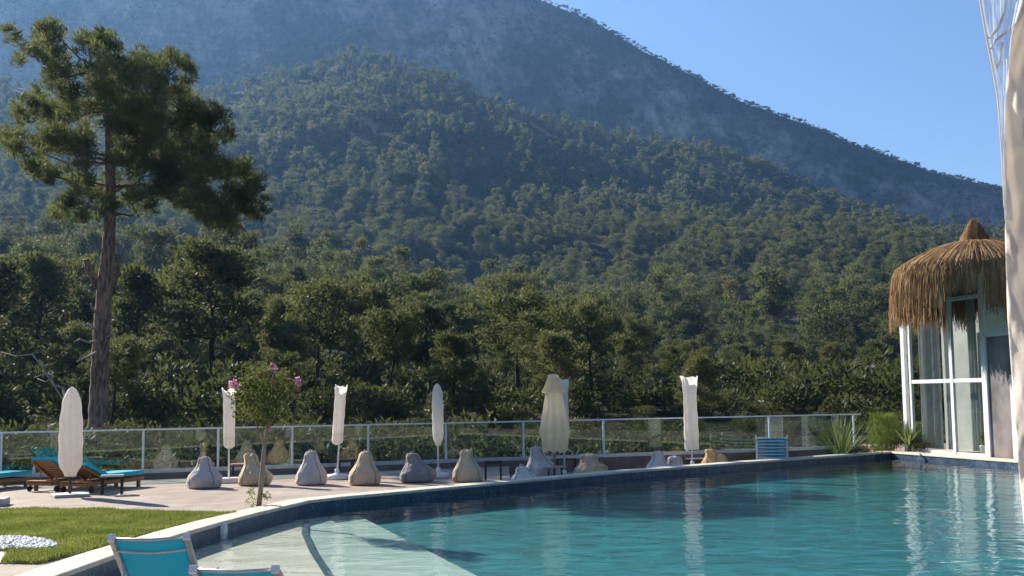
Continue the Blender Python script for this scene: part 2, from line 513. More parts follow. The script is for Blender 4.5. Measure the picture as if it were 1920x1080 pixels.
pf = noise_fac(nt, vec, .010, 7, .7, .45, .57)
mxm = nd(nt, 'ShaderNodeMath', operation='MULTIPLY'); nt.links.new(mr.outputs[0], mxm.inputs[0]); an = nt.nodes.new('ShaderNodeAttribute'); an.attribute_name = 'cliff'; mx2 = nd(nt, 'ShaderNodeMath', operation='MULTIPLY'); nt.links.new(pf, mx2.inputs[0]); nt.links.new(an.outputs['Fac'], mx2.inputs[1]); nt.links.new(mx2.outputs[0], mxm.inputs[1])
mtn = mix(nt, mxm.outputs[0], sc, rock)
ln = nt.nodes.new('ShaderNodeVectorMath'); ln.operation = 'LENGTH'; nt.links.new(geo.outputs['Position'], ln.inputs[0])
far = nd(nt, 'ShaderNodeMapRange'); far.inputs['From Min'].default_value = 1040; far.inputs['From Max'].default_value = 1140
nt.links.new(ln.outputs['Value'], far.inputs['Value'])
p = nd(nt, 'ShaderNodeBsdfPrincipled', Roughness=.95)
p.inputs['Specular IOR Level'].default_value = .1
nt.links.new(mix(nt, far.outputs[0], soil, mtn), p.inputs['Base Color'])
hb = noise_fac(nt, vec, .12, 7, .7, .2, .8)
nt.links.new(bump(nt, hb, .8, 5.0), p.inputs['Normal'])
nt.links.new(p.outputs[0], out.inputs['Surface'])
me.materials.append(m)
tag(link('terrain', me), kind='structure')

# a pale dirt track cut across the slope on the right
trk = MB()
def track(pts, w, r0):
    pp = []
    for (px, py, r) in pts:
        q = at_range(px, py, r); pp.append(Vector((q.x, q.y, 0)))
    fine = []
    for a_, b_ in zip(pp[:-1], pp[1:]):
        for k in range(8): fine.append(a_.lerp(b_, k / 8))
    fine.append(pp[-1]); Vv = []
    for i, q in enumerate(fine):
        t = (fine[min(i + 1, len(fine) - 1)] - fine[max(i - 1, 0)]).normalized(); n = Vector((-t.y, t.x, 0))
        for s_ in (-1, 1):
            e = q + n * w * s_ * (.7 + .5 * rnd.random())
            Vv.append((e.x, e.y, height(e.x, e.y) + .9))
    trk.add(Vv, [(2 * i, 2 * i + 1, 2 * i + 3, 2 * i + 2) for i in range(len(fine) - 1)])
track([(1180, 560, 300), (1250, 580, 300), (1330, 583, 306), (1420, 590, 304), (1520, 606, 300)], 2.6, 300)
track([(870, 500, 470), (905, 505, 470), (950, 513, 468)], 3.2, 470)
M['track'] = mat('pale dirt track', (.36, .25, .16), (.20, .145, .09), .3, .95, .1, obj=False)
tag(trk.build('dirt_track', M['track']), kind='structure')

# ------------------------------------------------------------------ foliage builders
def puffs_to_quads(puffs, per, L, W, flat=.75, up=.5, seed=0):
    """puffs: list of (centre, radius)"""
    R = np.random.default_rng(seed); Q = []
    for c, r in puffs:
        n = max(8, int(per * (r ** 2)))
        p = in_ball(n, R); q = p.copy(); q[:, 2] *= flat
        C = np.array(c) + q * r
        D = p + R.normal(size=(n, 3)) * .55 + np.array([0, 0, up])
        Q.append(blades(C, D, L * (.7 + .6 * R.random(n)), W * (.7 + .6 * R.random(n)), R))
    return np.concatenate(Q)

def pine_variant(seed, H, base, spread, shape, per, L, W, lean=0.0, twist=.25):
    """-> (trunk MB, crown quads): a loose crowned Mediterranean pine"""
    R = random.Random(seed)
    tr = MB(); puffs = []
    top = Vector((lean * H * .25 + R.uniform(-.4, .4), R.uniform(-.4, .4), H * .95))
    path = [Vector((0, 0, -1.5))]
    for k in range(1, 8):
        t = k / 7
        path.append(Vector((top.x * t ** 1.5 + R.uniform(-twist, twist) * t, top.y * t + R.uniform(-twist, twist) * t, H * .95 * t)))
    r0 = .015 * H + .02
    tr.tube(path, [r0 * (1.15 - t / 7.6) for t in range(8)], 8)
    nb = 20
    for i in range(nb):
        t = base + (1 - base) * ((i + .5) / nb) * .98
        seg = t * 7; k = min(6, int(seg)); o = path[k].lerp(path[k + 1], seg - k)
        u = (t - base) / (1 - base)
        ln_ = spread * shape(u) * R.uniform(.65, 1.15)
        az = i * 2.4 + R.uniform(-.5, .5)
        el = R.uniform(.0, .35) + .5 * u
        d = Vector((math.cos(az) * math.cos(el), math.sin(az) * math.cos(el), math.sin(el)))
        e = o + d * ln_ + Vector((0, 0, R.uniform(-.05, .12) * ln_))
        mid = o.lerp(e, .5) + Vector((0, 0, R.uniform(-.1, .05) * ln_))
        tr.tube([o, mid, e], [r0 * .34 * (1 - .55 * u), r0 * .22, r0 * .08], 4, cap=False)
        for s_ in (.55, .8, 1.0):
            q = o.lerp(mid, s_ * 2) if s_ < .5 else mid.lerp(e, s_ * 2 - 1)
            puffs.append((q + Vector((R.uniform(-.3, .3), R.uniform(-.3, .3), R.uniform(.0, .35))), R.uniform(.65, 1.1) * H / 10 * (1.05 - .2 * s_) * 1.2))
    for k in range(3):
        puffs.append((path[-1] + Vector((R.uniform(-.6, .6), R.uniform(-.6, .6), R.uniform(-.2, .5))), .75 * H / 10))
    return tr, puffs_to_quads(puffs, per, L, W, .66, .5, seed)

dome = lambda u: math.sqrt(max(0.05, 1 - (u * 1.0) ** 2.2)) * (.55 + .45 * min(1, u * 3))
flatc = lambda u: .62 + .38 * math.sin(min(1, u * 1.15) * math.pi * .8)
cone = lambda u: max(.12, 1 - .85 * u)
SPEC = [(1, 10, .46, 3.1, dome), (2, 10, .54, 3.3, flatc), (3, 10, .32, 3.0, dome), (4, 10, .22, 2.6, cone), (5, 10, .58, 2.9, flatc),
        (6, 10, .18, 3.1, dome), (7, 10, .46, 3.3, flatc)]
PINES = []
for i, (sd, H, b, spd, shp) in enumerate(SPEC):
    trb, crq = pine_variant(sd, H, b, spd, shp, 95, .42, .13, lean=(.6 if sd == 5 else 0.1))
    tro = trb.build('trunk', M['bark_dark']); tme = tro.data; bpy.data.objects.remove(tro)
    PINES.append((tme, quad_mesh('pine crown', crq, M['pine'])))
FARP = []; FINE = []
for sd in range(6):
    R = random.Random(40 + sd); pf = []
    H = 9.0
    for k in range(13):
        u = R.random(); a = R.uniform(0, 6.28); rr = (2.5 + R.uniform(-.4, .4)) * math.sqrt(max(.03, 1 - u ** 2)) * R.uniform(.35, 1) * (1 if sd not in (1, 4) else .52)
        pf.append(((math.cos(a) * rr, math.sin(a) * rr, H * (.36 + .60 * u)), R.uniform(1.0, 1.55)))
    pf.append(((0, 0, H * .6), 1.9 if sd not in (1, 4) else 1.2))
    if sd in (1, 4): pf = [((c_[0], c_[1], c_[2] * 1.18), r_ * .82) for c_, r_ in pf]
    FARP.append(quad_mesh('hillside pine', puffs_to_quads(pf, 22, .80, .34, .62, .6, 90 + sd), M['pine_far']))
    FINE.append(quad_mesh('hillside pine', puffs_to_quads(pf, 95, .40, .15, .62, .5, 190 + sd), M['pine_far']))
SCR = []
for sd in range(3):
    R = random.Random(70 + sd)
    pf = [((R.uniform(-1.4, 1.4), R.uniform(-1.4, 1.4), R.uniform(.6, 2.2)), R.uniform(1.0, 1.6)) for k in range(5)]
    SCR.append(quad_mesh('mountain scrub', puffs_to_quads(pf, 8, 1.3, .7, .7, .5, 120 + sd), M['scrub']))

# ------------------------------------------------------------------ landmarks, used to say which tree is which
LAND = [(130, 'the parasol by the wooden loungers'), (185, 'the giant pine'), (325, 'the leftmost bean bag'),
        (428, 'the parasol left of the blossom'), (505, 'the pink flowering tree'), (641, 'the leaning parasol'),
        (820, 'the round topped parasol'), (1036, 'the folded cream parasol'), (1160, 'the gap past the cream parasol'),
        (1293, 'the frayed white parasol'), (1445, 'the lounger stack'), (1578, 'the yucca'), (1700, 'the pavilion glazing'), (1830, 'the thatched roof')]
def where(px, fine=True):
    x, s = min(LAND, key=lambda l: abs(l[0] - px))
    d = px - x
    if abs(d) < 26 or not fine: return 'above ' + s
    return ('left of ' if d < 0 else 'right of ') + s

# ------------------------------------------------------------------ the wood beyond the railing
ENV = lambda px: float(np.interp(px, [-100, 0, 60, 130, 200, 250, 310, 370, 430, 500, 560, 600, 640, 690, 735, 780, 830, 870, 940, 985, 1030, 1110, 1160, 1200, 1250, 1290, 1340, 1400, 1480, 1560, 1640, 1750, 1900, 2000],
                                     [480, 480, 466, 500, 520, 490, 440, 470, 452, 490, 500, 545, 560, 536, 550, 530, 565, 566, 530, 570, 566, 560, 590, 602, 650, 640, 670, 686, 668, 690, 702, 722, 735, 740]))
wood = []
HERO = [(310, 442, 187, 1, 1.0), (430, 455, 176, 6, 1.1), (62, 466, 168, 1, 1.0), (555, 500, 160, 3, .9), (690, 535, 138, 0, 1.05), (782, 530, 142, 4, 1.1), (940, 530, 150, 1, 1.05),
        (1112, 562, 146, 0, 1.0), (1030, 566, 150, 2, 1.0), (868, 566, 142, 2, .9), (950, 632, 92, 6, 1.25), (1290, 640, 118, 5, 1.05), (1205, 604, 120, 4, .85), (1480, 668, 92, 5, 1.1),
        (1395, 688, 108, 5, 1.1), (1560, 690, 100, 2, 1.0), (1640, 704, 96, 5, 1.0), (130, 580, 112, 2, 1.2), (20, 585, 106, 6, 1.1), (620, 560, 128, 6, 1.0), (490, 560, 118, 0, 1.0),
        (1080, 650, 88, 0, 1.0), (370, 600, 98, 5, 1.0), (740, 620, 96, 0, .9), (255, 650, 84, 2, .9), (1180, 660, 84, 5, .9)]
placed = []
def add_pine(px, r, H, var, wide, label=None):
    a = math.atan2(ray(px, HOR).x, ray(px, HOR).y)
    x, y = math.sin(a) * r, math.cos(a) * r
    z = height(x, y) - .1
    rec = dict(px=px, r=r, H=H, loc=(x, y, z), var=var, wide=wide)
    placed.append((x, y)); wood.append(rec)
for (px, pyt, r, var, wide) in HERO:
    q = at_range(px, pyt, r)
    g = height(q.x, q.y)
    add_pine(px, r, max(4.5, q.z - g), var, wide * 1.1)
for r in (57, 66, 76, 88, 102, 118, 136, 156, 178, 200):
    step = 6.2 / r * FPX * (1.0 if r > 70 else 1.25)
    px = -150 + rnd.random() * step
    while px < 2020:
        rr = r * rnd.uniform(.95, 1.06); pj = px + rnd.uniform(-.3, .3) * step
        a = math.atan2(ray(pj, HOR).x, ray(pj, HOR).y); x, y = math.sin(a) * rr, math.cos(a) * rr
        px += step
        if any((x - u) ** 2 + (y - v) ** 2 < 3.6 ** 2 for u, v in placed): continue
        if in_deck(x, y, 4): continue
        zt = at_range(pj, ENV(pj) + 8, rr).z
        g = height(x, y)
        hmax = zt - g
        H = rnd.uniform(6.5, 11.5)
        if r < 72: H = rnd.uniform(3.2, 6.0)
        if pj > 1350: H = min(H, rnd.uniform(4.5, 7.5))
        H = min(H, hmax)
        if H < 2.6: continue
        add_pine(pj, rr, H, rnd.randrange(7), rnd.uniform(.95, 1.3))
rowname = lambda r: 'front' if r < 84 else ('middle' if r < 128 else 'back')
kindname = ['round crowned', 'flat topped', 'bushy', 'pointed', 'leaning', 'low branched', 'spreading']
buckets = {}
for t in wood:
    buckets.setdefault((where(t['px']), rowname(t['r'])), []).append(t)
RANK = ['tallest', 'second tallest', 'third tallest', 'fourth tallest', 'fifth tallest', 'sixth tallest', 'seventh tallest', 'eighth tallest']
for (w_, rn), ts in buckets.items():
    ts.sort(key=lambda t: -t['H'])
    for i, t in enumerate(ts):
        k = kindname[t['var']]
        t['label'] = (f"{k} pine, {RANK[min(i, 7)]} in {rn} row {w_}" if len(ts) > 1 else f"lone {k} pine in {rn} row {w_}")
for t in wood:
    s_ = t['H'] / 10.0
    o = thing('pine_tree', t['label'], 'pine tree', t['loc'], rnd.uniform(0, 6.28), 'pines in the wood beyond the railing')
    o.scale = (s_ * t['wide'], s_ * t['wide'], s_)
    link('trunk', PINES[t['var']][0], o); link('crown', PINES[t['var']][1], o)
print('wood pines', len(wood))

# the lower hillside: the nearest pines one can tell apart, then the far wood as one mass each
def scatter(name, V, rot, scl, idx, meshes, m):
    coll = bpy.data.collections.new(name + ' kinds')
    for k, me_ in enumerate(meshes):
        coll.objects.link(bpy.data.objects.new(f'{name}_kind_{k:02d}', me_))
    me = bpy.data.meshes.new(name)
    me.from_pydata(V, [], [])
    for nm, typ, dat in (('rot', 'FLOAT_VECTOR', rot), ('scl', 'FLOAT_VECTOR', scl), ('idx', 'INT', idx)):
        at = me.attributes.new(nm, typ, 'POINT')
        at.data.foreach_set('vector' if typ == 'FLOAT_VECTOR' else 'value', np.asarray(dat).ravel())
    ob = link(name, me)
    ng = bpy.data.node_groups.new(name, 'GeometryNodeTree')
    ng.interface.new_socket('Geometry', in_out='INPUT', socket_type='NodeSocketGeometry')
    ng.interface.new_socket('Geometry', in_out='OUTPUT', socket_type='NodeSocketGeometry')
    gi = ng.nodes.new('NodeGroupInput'); go = ng.nodes.new('NodeGroupOutput')
    ip = ng.nodes.new('GeometryNodeInstanceOnPoints')
    ci = ng.nodes.new('GeometryNodeCollectionInfo'); ci.inputs['Collection'].default_value = coll
    ci.inputs['Separate Children'].default_value = True; ci.inputs['Reset Children'].default_value = True
    def attr(nm, typ):
        n = ng.nodes.new('GeometryNodeInputNamedAttribute'); n.data_type = typ; n.inputs['Name'].default_value = nm
        return n.outputs['Attribute']
    ng.links.new(gi.outputs[0], ip.inputs['Points']); ng.links.new(ci.outputs[0], ip.inputs['Instance'])
    ip.inputs['Pick Instance'].default_value = True
    ng.links.new(attr('idx', 'INT'), ip.inputs['Instance Index'])
    ng.links.new(attr('rot', 'FLOAT_VECTOR'), ip.inputs['Rotation'])
    ng.links.new(attr('scl', 'FLOAT_VECTOR'), ip.inputs['Scale'])
    ng.links.new(ip.outputs[0], go.inputs[0])
    md = ob.modifiers.new('scatter', 'NODES'); md.node_group = ng
    return ob
def sample(n, r0, r1, a0, a1):
    a = rng.uniform(a0, a1, n); r = np.sqrt(rng.uniform(r0 ** 2, r1 ** 2, n))
    x, y = np.sin(a) * r, np.cos(a) * r
    z = base_height(a, r)
    z = np.array([z[i] + rough_height(x[i], y[i], r[i]) for i in range(n)])
    return a, r, x, y, z
a, r, x, y, z = sample(21000, 205, 1070, -.58, .58)
dens = np.array([noise.noise((x[i] * .02, y[i] * .02, 9.0)) + .5 * noise.noise((x[i] * .06, y[i] * .06, 4.0)) for i in range(len(x))])
keep = dens > -.22
# keep the dirt track open
tpx = np.array([to_px((x[i], y[i], z[i]))[0] for i in range(len(x))])
keep &= ~((r > 256) & (r < 308) & (tpx > 1185) & (tpx < 1520) & (rng.random(len(r)) < .93))
keep &= ~((r > 425) & (r < 476) & (tpx > 868) & (tpx < 955))
order = np.argsort(r)
order = order[keep[order]]
S = np.array([rnd.lognormvariate(0, .42) for _ in order])
S = np.clip(S, .38, 2.0) * np.interp(r[order], [200, 450, 700, 1070], [.82, .90, .88, .72])
near = [k for k in range(len(order)) if r[order[k]] < 300 and -60 < tpx[order[k]] < 1960][:170]
zone = lambda px: min(LAND, key=lambda l: abs(l[0] - px))[1]
for k in near:
    i = order[k]
    o = tag(link('hillside_pine', FINE[rnd.randrange(6)]), 'small pine on the slope behind the wood, over ' + zone(tpx[i]), 'pine tree', 'pines on the lower hillside')
    o.location = (x[i], y[i], z[i] - .3); o.rotation_euler = (0, 0, rnd.uniform(0, 6.28))
    s_ = S[k]; o.scale = (s_ * rnd.uniform(.9, 1.25), s_ * rnd.uniform(.9, 1.25), s_ * rnd.uniform(.85, 1.2))
ns = set(near)
rest = [k for k in range(len(order)) if k not in ns]
# the wood also climbs the foot of the steep face
a3, r3, x3, y3, z3 = sample(14000, 1085, 1560, -.60, .58)
k3 = (rise(a3, z3) < .40 + .12 * np.array([noise.noise((x3[i] * .012, y3[i] * .012, 1.0)) for i in range(len(x3))])) & (rng.random(len(x3)) < .8)
base_n = len(x)
x, y, z, r = np.concatenate([x, x3[k3]]), np.concatenate([y, y3[k3]]), np.concatenate([z, z3[k3]]), np.concatenate([r, r3[k3]])
order = np.concatenate([order, np.arange(base_n, len(x))])
S = np.concatenate([S, np.clip(np.array([rnd.lognormvariate(0, .35) for _ in range(len(x) - base_n)]), .4, 1.8) * .66])
rest = rest + list(range(len(order) - (len(x) - base_n), len(order)))
ii = order[rest]; n = len(ii)
rot = np.zeros((n, 3)); rot[:, 2] = rng.uniform(0, 6.28, n)
sc_ = np.stack([S[rest] * rng.uniform(.9, 1.3, n), S[rest] * rng.uniform(.9, 1.3, n), S[rest] * rng.uniform(.8, 1.25, n)], 1)
fo = scatter('hillside_forest', np.stack([x[ii], y[ii], z[ii] - .3], 1).tolist(), rot, sc_, rng.integers(0, 6, n) + np.where(r[ii] < 640, 6, 0), FARP + FINE, M['pine_far'])
tag(fo, 'dense pine forest covering the hillside below the bare mountain', 'forest', kind='stuff')
a, r, x, y, z = sample(19000, 1075, 1700, -.60, .58)
a2, r2, x2, y2, z2 = sample(5200, 1580, 1625, -.60, .58)
a, r, x, y, z = (np.concatenate(q) for q in ((a, a2), (r, r2), (x, x2), (y, y2), (z, z2)))
dens = np.array([noise.fractal((x[i] * .012, y[i] * .012, 3.0), .8, 2.0, 3) for i in range(len(x))])
kp = (dens > -.05) | (r > 1545)
n = int(kp.sum())
rot = np.zeros((n, 3)); rot[:, 2] = rng.uniform(0, 6.28, n)
s1 = np.clip(rng.lognormal(0, .4, n), .4, 2.2) * np.where(r[kp] > 1540, .72, 1.0)
so = scatter('mountain_scrub', np.stack([x[kp], y[kp], z[kp] - .4], 1).tolist(), rot, np.stack([s1, s1, s1], 1), rng.integers(0, 3, n), SCR, M['scrub'])
tag(so, 'dark scrub dotted over the steep rocky mountainside', 'scrub', kind='stuff')

# ------------------------------------------------------------------ air
hz = MB()
hz.add([(sx * 2700, sy * 2700, zz) for zz in (-5.0, 1250.0) for (sx, sy) in ((-1, -1), (1, -1), (1, 1), (-1, 1))],
       [(3, 2, 1, 0), (4, 5, 6, 7), (0, 1, 5, 4), (1, 2, 6, 5), (2, 3, 7, 6), (3, 0, 4, 7)])
m, nt, out = new_mat('pale blue air')
pv = nd(nt, 'ShaderNodeVolumePrincipled')
pv.inputs['Color'].default_value = (.28, .55, 1.0, 1)
pv.inputs['Density'].default_value = .000100
pv.inputs['Anisotropy'].default_value = .45
nt.links.new(pv.outputs[0], out.inputs['Volume'])
HAZE = tag(hz.build('haze', m), 'pale blue haze filling the valley', 'haze', kind='stuff')

# ------------------------------------------------------------------ pool, coping, terrace
WATER = -.18
_in = [(110, 1080), (220, 1040.5), (347, 1000), (410, 982), (483, 963), (577, 940.5), (640, 933.5), (740, 924.5), (1160, 886), (1400, 867.3), (1671, 848)]
pool = [P(x, y).to_2d() for x, y in _in]
_c = pool[-1]; _r = P(1914, 866).to_2d(); RDIR = (_r - _c).normalized()
NEAR = 12.3
_d0 = (pool[0] - pool[1]).normalized()
start = pool[0] + _d0 * ((NEAR - pool[0].y) / _d0.y)
rend = _c + RDIR * ((10.4 - _c.y) / RDIR.y)
pool = [start] + pool + [rend]                       # clockwise seen from above
def offset(poly, w):
    n = len(poly); outp = []
    for i in range(n):
        a, b, c = poly[i - 1], poly[i], poly[(i + 1) % n]
        d1, d2 = (b - a).normalized(), (c - b).normalized()
        n1, n2 = Vector((-d1.y, d1.x)), Vector((-d2.y, d2.x))   # left of a clockwise loop = outside
        bis = n1 + n2
        bis.normalize()
        k = w / max(.35, bis.dot(n1))
        outp.append(b + bis * k)
    return outp
c_in, c_out = offset(pool, -.03), offset(pool, .44)
wall_in = pool

M['deck'] = None
m, nt, out = new_mat('terrace planks of pinkish stone')
vec = coords(nt, obj=False, rot=(0, 0, math.radians(-24)))
bt = nd(nt, 'ShaderNodeTexBrick', Scale=1.0)
bt.inputs['Brick Width'].default_value = 1.2; bt.inputs['Row Height'].default_value = .2
bt.inputs['Mortar Size'].default_value = .010; bt.inputs['Bias'].default_value = 0.0
bt.inputs['Color1'].default_value = (.46, .375, .30, 1); bt.inputs['Color2'].default_value = (.27, .195, .15, 1); bt.inputs['Mortar'].default_value = (.16, .13, .11, 1)
nt.links.new(vec, bt.inputs['Vector'])
st = noise_fac(nt, coords(nt, (.55, .14, 1), False), 5.0, 5, .6, .3, .7)
col = mix(nt, .5, bt.outputs['Color'], mix(nt, st, (.48, .40, .32), (.26, .19, .145)))
pa = noise_fac(nt, vec, .6, 4, .6, .35, .7)
col = mix(nt, pa, col, mix(nt, 1.0, col, (.80, .74, .70), 'MULTIPLY'))
p = nd(nt, 'ShaderNodeBsdfPrincipled', Roughness=.75)
p.inputs['Specular IOR Level'].default_value = .3
nt.links.new(col, p.inputs['Base Color'])
nt.links.new(bump(nt, bt.outputs['Fac'], -.3, .004), p.inputs['Normal'])
nt.links.new(p.outputs[0], out.inputs['Surface'])
M['deck'] = m
b = MB()
SUNK = -.24
_po = offset(pool, .40)
def seg_at(a, c, px):
    d = ray(px, HOR); e = c - a
    t = (a.x * d.y - a.y * d.x) / (e.y * d.x - e.x * d.y)
    return a + e * t
_s0 = seg_at(_po[8], _po[9], 955)                     # on the coping's outer line
_s1 = on_rail(955).to_2d() + (RAIL_N * .12).to_2d()
_hole = _po[:9] + [_s0, _s1] + [Vector((RAIL_B.x + .34, RAIL_B.y + .11)), Vector((RAIL_B.x + 1.19, 43.99)), _po[11] + Vector((.9, 2.0)), _po[11], _po[12]]
DECK_OUT = [(-32, -26), (27, -26), (27, 44.0), (RAIL_B.x + 1.2, 44.0), (RAIL_B.x + 1.19, 43.99)]
_main = [Vector(p_) for p_ in DECK[:3]] + [Vector((RAIL_B.x + 1.2, 44.0)), _po[11] + Vector((.9, 2.0)), _po[11], _po[12], _po[0]]
# right and near part, then left part up to the step
b.poly([(-32, -26), (27, -26), (27, 44.0), (RAIL_B.x + 1.2, 44.0)] + [(v.x, v.y) for v in (_po[11] + Vector((.9, 1.2)), _po[11], _po[12], _po[0])] + [(-32, _po[0].y)], [], 0.0)
b.poly([(-32, _po[0].y)] + [(v.x, v.y) for v in _po[:9]] + [(_s0.x, _s0.y), (_s1.x, _s1.y), DECK[5], (-32, DECK[5][1])], [], 0.0)
low = [_s0, _po[9], _po[10], _po[11], _po[11] + Vector((.9, 1.2)), Vector((RAIL_B.x + 1.2, 44.0)), Vector((RAIL_B.x + .35, RAIL_B.y + .12)), _s1]
b.poly([(v.x, v.y) for v in low], [], SUNK)
for a_, c_ in zip(low, low[1:] + low[:1]):
    b.add([(a_.x, a_.y, 0), (c_.x, c_.y, 0), (c_.x, c_.y, SUNK - .02), (a_.x, a_.y, SUNK - .02)] if (a_, c_) != (low[5], low[6]) and not (a_ is low[6]) and not (a_ is low[5]) else [(a_.x, a_.y, SUNK), (c_.x, c_.y, SUNK), (c_.x, c_.y, SUNK - .02), (a_.x, a_.y, SUNK - .02)], [(0, 1, 2, 3)])
tag(b.build('terrace', M['deck']), kind='structure')

# coping: thick slabs with a rounded nose, cut by joints
m, nt, out = new_mat('cream travertine coping')
vec = coords(nt, obj=False)
f1 = noise_fac(nt, vec, 1.6, 6, .65, .3, .7); f2 = noise_fac(nt, vec, 14, 4, .6, .45, .75)
col = mix(nt, f2, mix(nt, f1, (.76, .67, .53), (.62, .53, .40)), (.48, .39, .30))
p = nd(nt, 'ShaderNodeBsdfPrincipled', Roughness=.7)
p.inputs['Specular IOR Level'].default_value = .3
nt.links.new(col, p.inputs['Base Color']); nt.links.new(bump(nt, f2, .2, .004), p.inputs['Normal'])
nt.links.new(p.outputs[0], out.inputs['Surface'])
M['coping'] = m
b = MB(); n = len(pool)
for i in range(n):
    a0, a1, o0, o1 = c_in[i], c_in[(i + 1) % n], c_out[i], c_out[(i + 1) % n]
    L = (a1 - a0).length; k = max(1, round(L / .9)); g = .004 / L
    for q in range(k):
        t0, t1 = q / k + g, (q + 1) / k - g
        A0, A1 = a0.lerp(a1, t0), a0.lerp(a1, t1); O0, O1 = o0.lerp(o1, t0), o0.lerp(o1, t1)
        def prof(A, O):
            d = (A - O).normalized() * .02
            return [(O.x, O.y, -.02), (O.x, O.y, .026), (A.x - d.x, A.y - d.y, .026), (A.x - d.x * .3, A.y - d.y * .3, .020), (A.x, A.y, .006), (A.x, A.y, -.030), (A.x - d.x * 4, A.y - d.y * 4, -.030)]
        p0, p1 = prof(A0, O0), prof(A1, O1); m_ = len(p0)
        Vv = p0 + p1
        Ff = [(j, j + 1, m_ + j + 1, m_ + j) for j in range(m_ - 1)] + [tuple(range(m_))[::-1], tuple(range(m_, 2 * m_))]
        b.add(Vv, Ff)
tag(b.build('pool_coping', M['coping']), kind='structure')

# pool shell
FLOOR, SHELF, ST1, ST2 = -.48, -.29, -.325, -.365
m, nt, out = new_mat('dark blue glazed pool stone')
vec = coords(nt, obj=False)
f1 = noise_fac(nt, vec, 3.0, 6, .7, .4, .62); f2 = noise_fac(nt, vec, 11.0, 5, .7, .55, .75)
col = mix(nt, f2, mix(nt, f1, (.018, .038, .075), (.05, .085, .14)), (.27, .31, .37))
p = nd(nt, 'ShaderNodeBsdfPrincipled', Roughness=.3)
nt.links.new(col, p.inputs['Base Color']); nt.links.new(bump(nt, f1, .3, .01), p.inputs['Normal'])
nt.links.new(p.outputs[0], out.inputs['Surface'])
M['pool_wall'] = m
b = MB()
for i in range(n):
    a, c = wall_in[i], wall_in[(i + 1) % n]
    b.add([(a.x, a.y, -.022), (c.x, c.y, -.022), (c.x, c.y, FLOOR - .2), (a.x, a.y, FLOOR - .2)], [(0, 1, 2, 3)])
tag(b.build('pool_wall', M['pool_wall']), kind='structure')
m, nt, out = new_mat('green blue pool stone')
vec = coords(nt, obj=False)
f1 = noise_fac(nt, vec, .55, 5, .65, .34, .66); f2 = noise_fac(nt, vec, 2.2, 5, .7, .44, .62)
bt = nd(nt, 'ShaderNodeTexBrick', Scale=1.0)
bt.inputs['Brick Width'].default_value = .4; bt.inputs['Row Height'].default_value = .2; bt.inputs['Mortar Size'].default_value = .006
bt.inputs['Color1'].default_value = (.006, .15, .16, 1); bt.inputs['Color2'].default_value = (.016, .27, .27, 1); bt.inputs['Mortar'].default_value = (.03, .13, .14, 1)
nt.links.new(vec, bt.inputs['Vector'])
col = mix(nt, f1, (.005, .13, .145), (.016, .27, .27))
col = mix(nt, f2, col, (.004, .062, .085))  # stone mottling that also paints in the rippled light under water
col = mix(nt, .35, col, bt.outputs['Color'])
p = nd(nt, 'ShaderNodeBsdfPrincipled', Roughness=.6)
nt.links.new(col, p.inputs['Base Color'])
nt.links.new(p.outputs[0], out.inputs['Surface'])
M['pool_floor'] = m
M['shelf'] = mat('beige pool ledge stone', (.70, .62, .48), (.52, .45, .34), .9, .7, obj=False, stretch=(.5, 2.2, 1), detail=6)
M['strip'] = mat('dark blue rim strip', (.03, .075, .09), (.05, .10, .12), 6, .4, obj=False)
b = MB(); b.poly([(v.x, v.y) for v in offset(pool, .02)], [], FLOOR)
tag(b.build('pool_floor', M['pool_floor']), kind='structure')
def line_to_near(pts, z):
    w = [P(x, y, z).to_2d() for x, y in pts]
    d = (w[-1] - w[-2]).normalized()
    w.append(w[-1] + d * ((NEAR + .01 - w[-1].y) / d.y))
    return w
sh = line_to_near([(576, 974), (575, 1000), (592, 1036), (622, 1080)], SHELF)
sh[0] = pool[6].copy()
def ledge(name, edge, z, m, drop, left):
    b = MB()
    poly_ = left + edge
    b.poly([(v.x, v.y) for v in poly_], [], z)
    for a, c in zip(edge[:-1], edge[1:]):
        b.add([(a.x, a.y, z), (c.x, c.y, z), (c.x, c.y, drop), (a.x, a.y, drop)], [(0, 1, 2, 3)])
    return tag(b.build(name, m), kind='structure')
left = [pool[i].copy() for i in range(0, 6)]
ledge('pool_ledge', sh, SHELF, M['shelf'], FLOOR, left)
# dark blue strip along the ledge's rim
b = MB()
for i in range(len(sh) - 1):
    a, c = sh[i], sh[i + 1]
    w = .085
    b.add([(a.x - w, a.y, SHELF + .004), (a.x + .02, a.y, SHELF + .004), (c.x + .02, c.y, SHELF + .004), (c.x - w, c.y, SHELF + .004)], [(3, 2, 1, 0)])
tag(b.build('pool_ledge_rim', M['strip']), kind='structure')
s1 = line_to_near([(606, 996), (787, 1080)], ST1); s2 = line_to_near([(648, 984), (895, 1080)], ST2)
s1[0] = pool[6].lerp(pool[7], .55); s2[0] = pool[7].lerp(pool[8], .30)
M['step'] = mat('step tile with painted water tint', (.50, .56, .46), (.38, .46, .38), 1.2, .6, obj=False, stretch=(.6, 2, 1), detail=5)  # green of light through deeper water is put into the tile colour
ledge('pool_step', s1, ST1, M['step'], FLOOR, list(reversed([v + Vector((.001, 0)) for v in sh])))
ledge('pool_step', s2, ST2, M['step'], FLOOR, list(reversed([v + Vector((.001, 0)) for v in s1])))

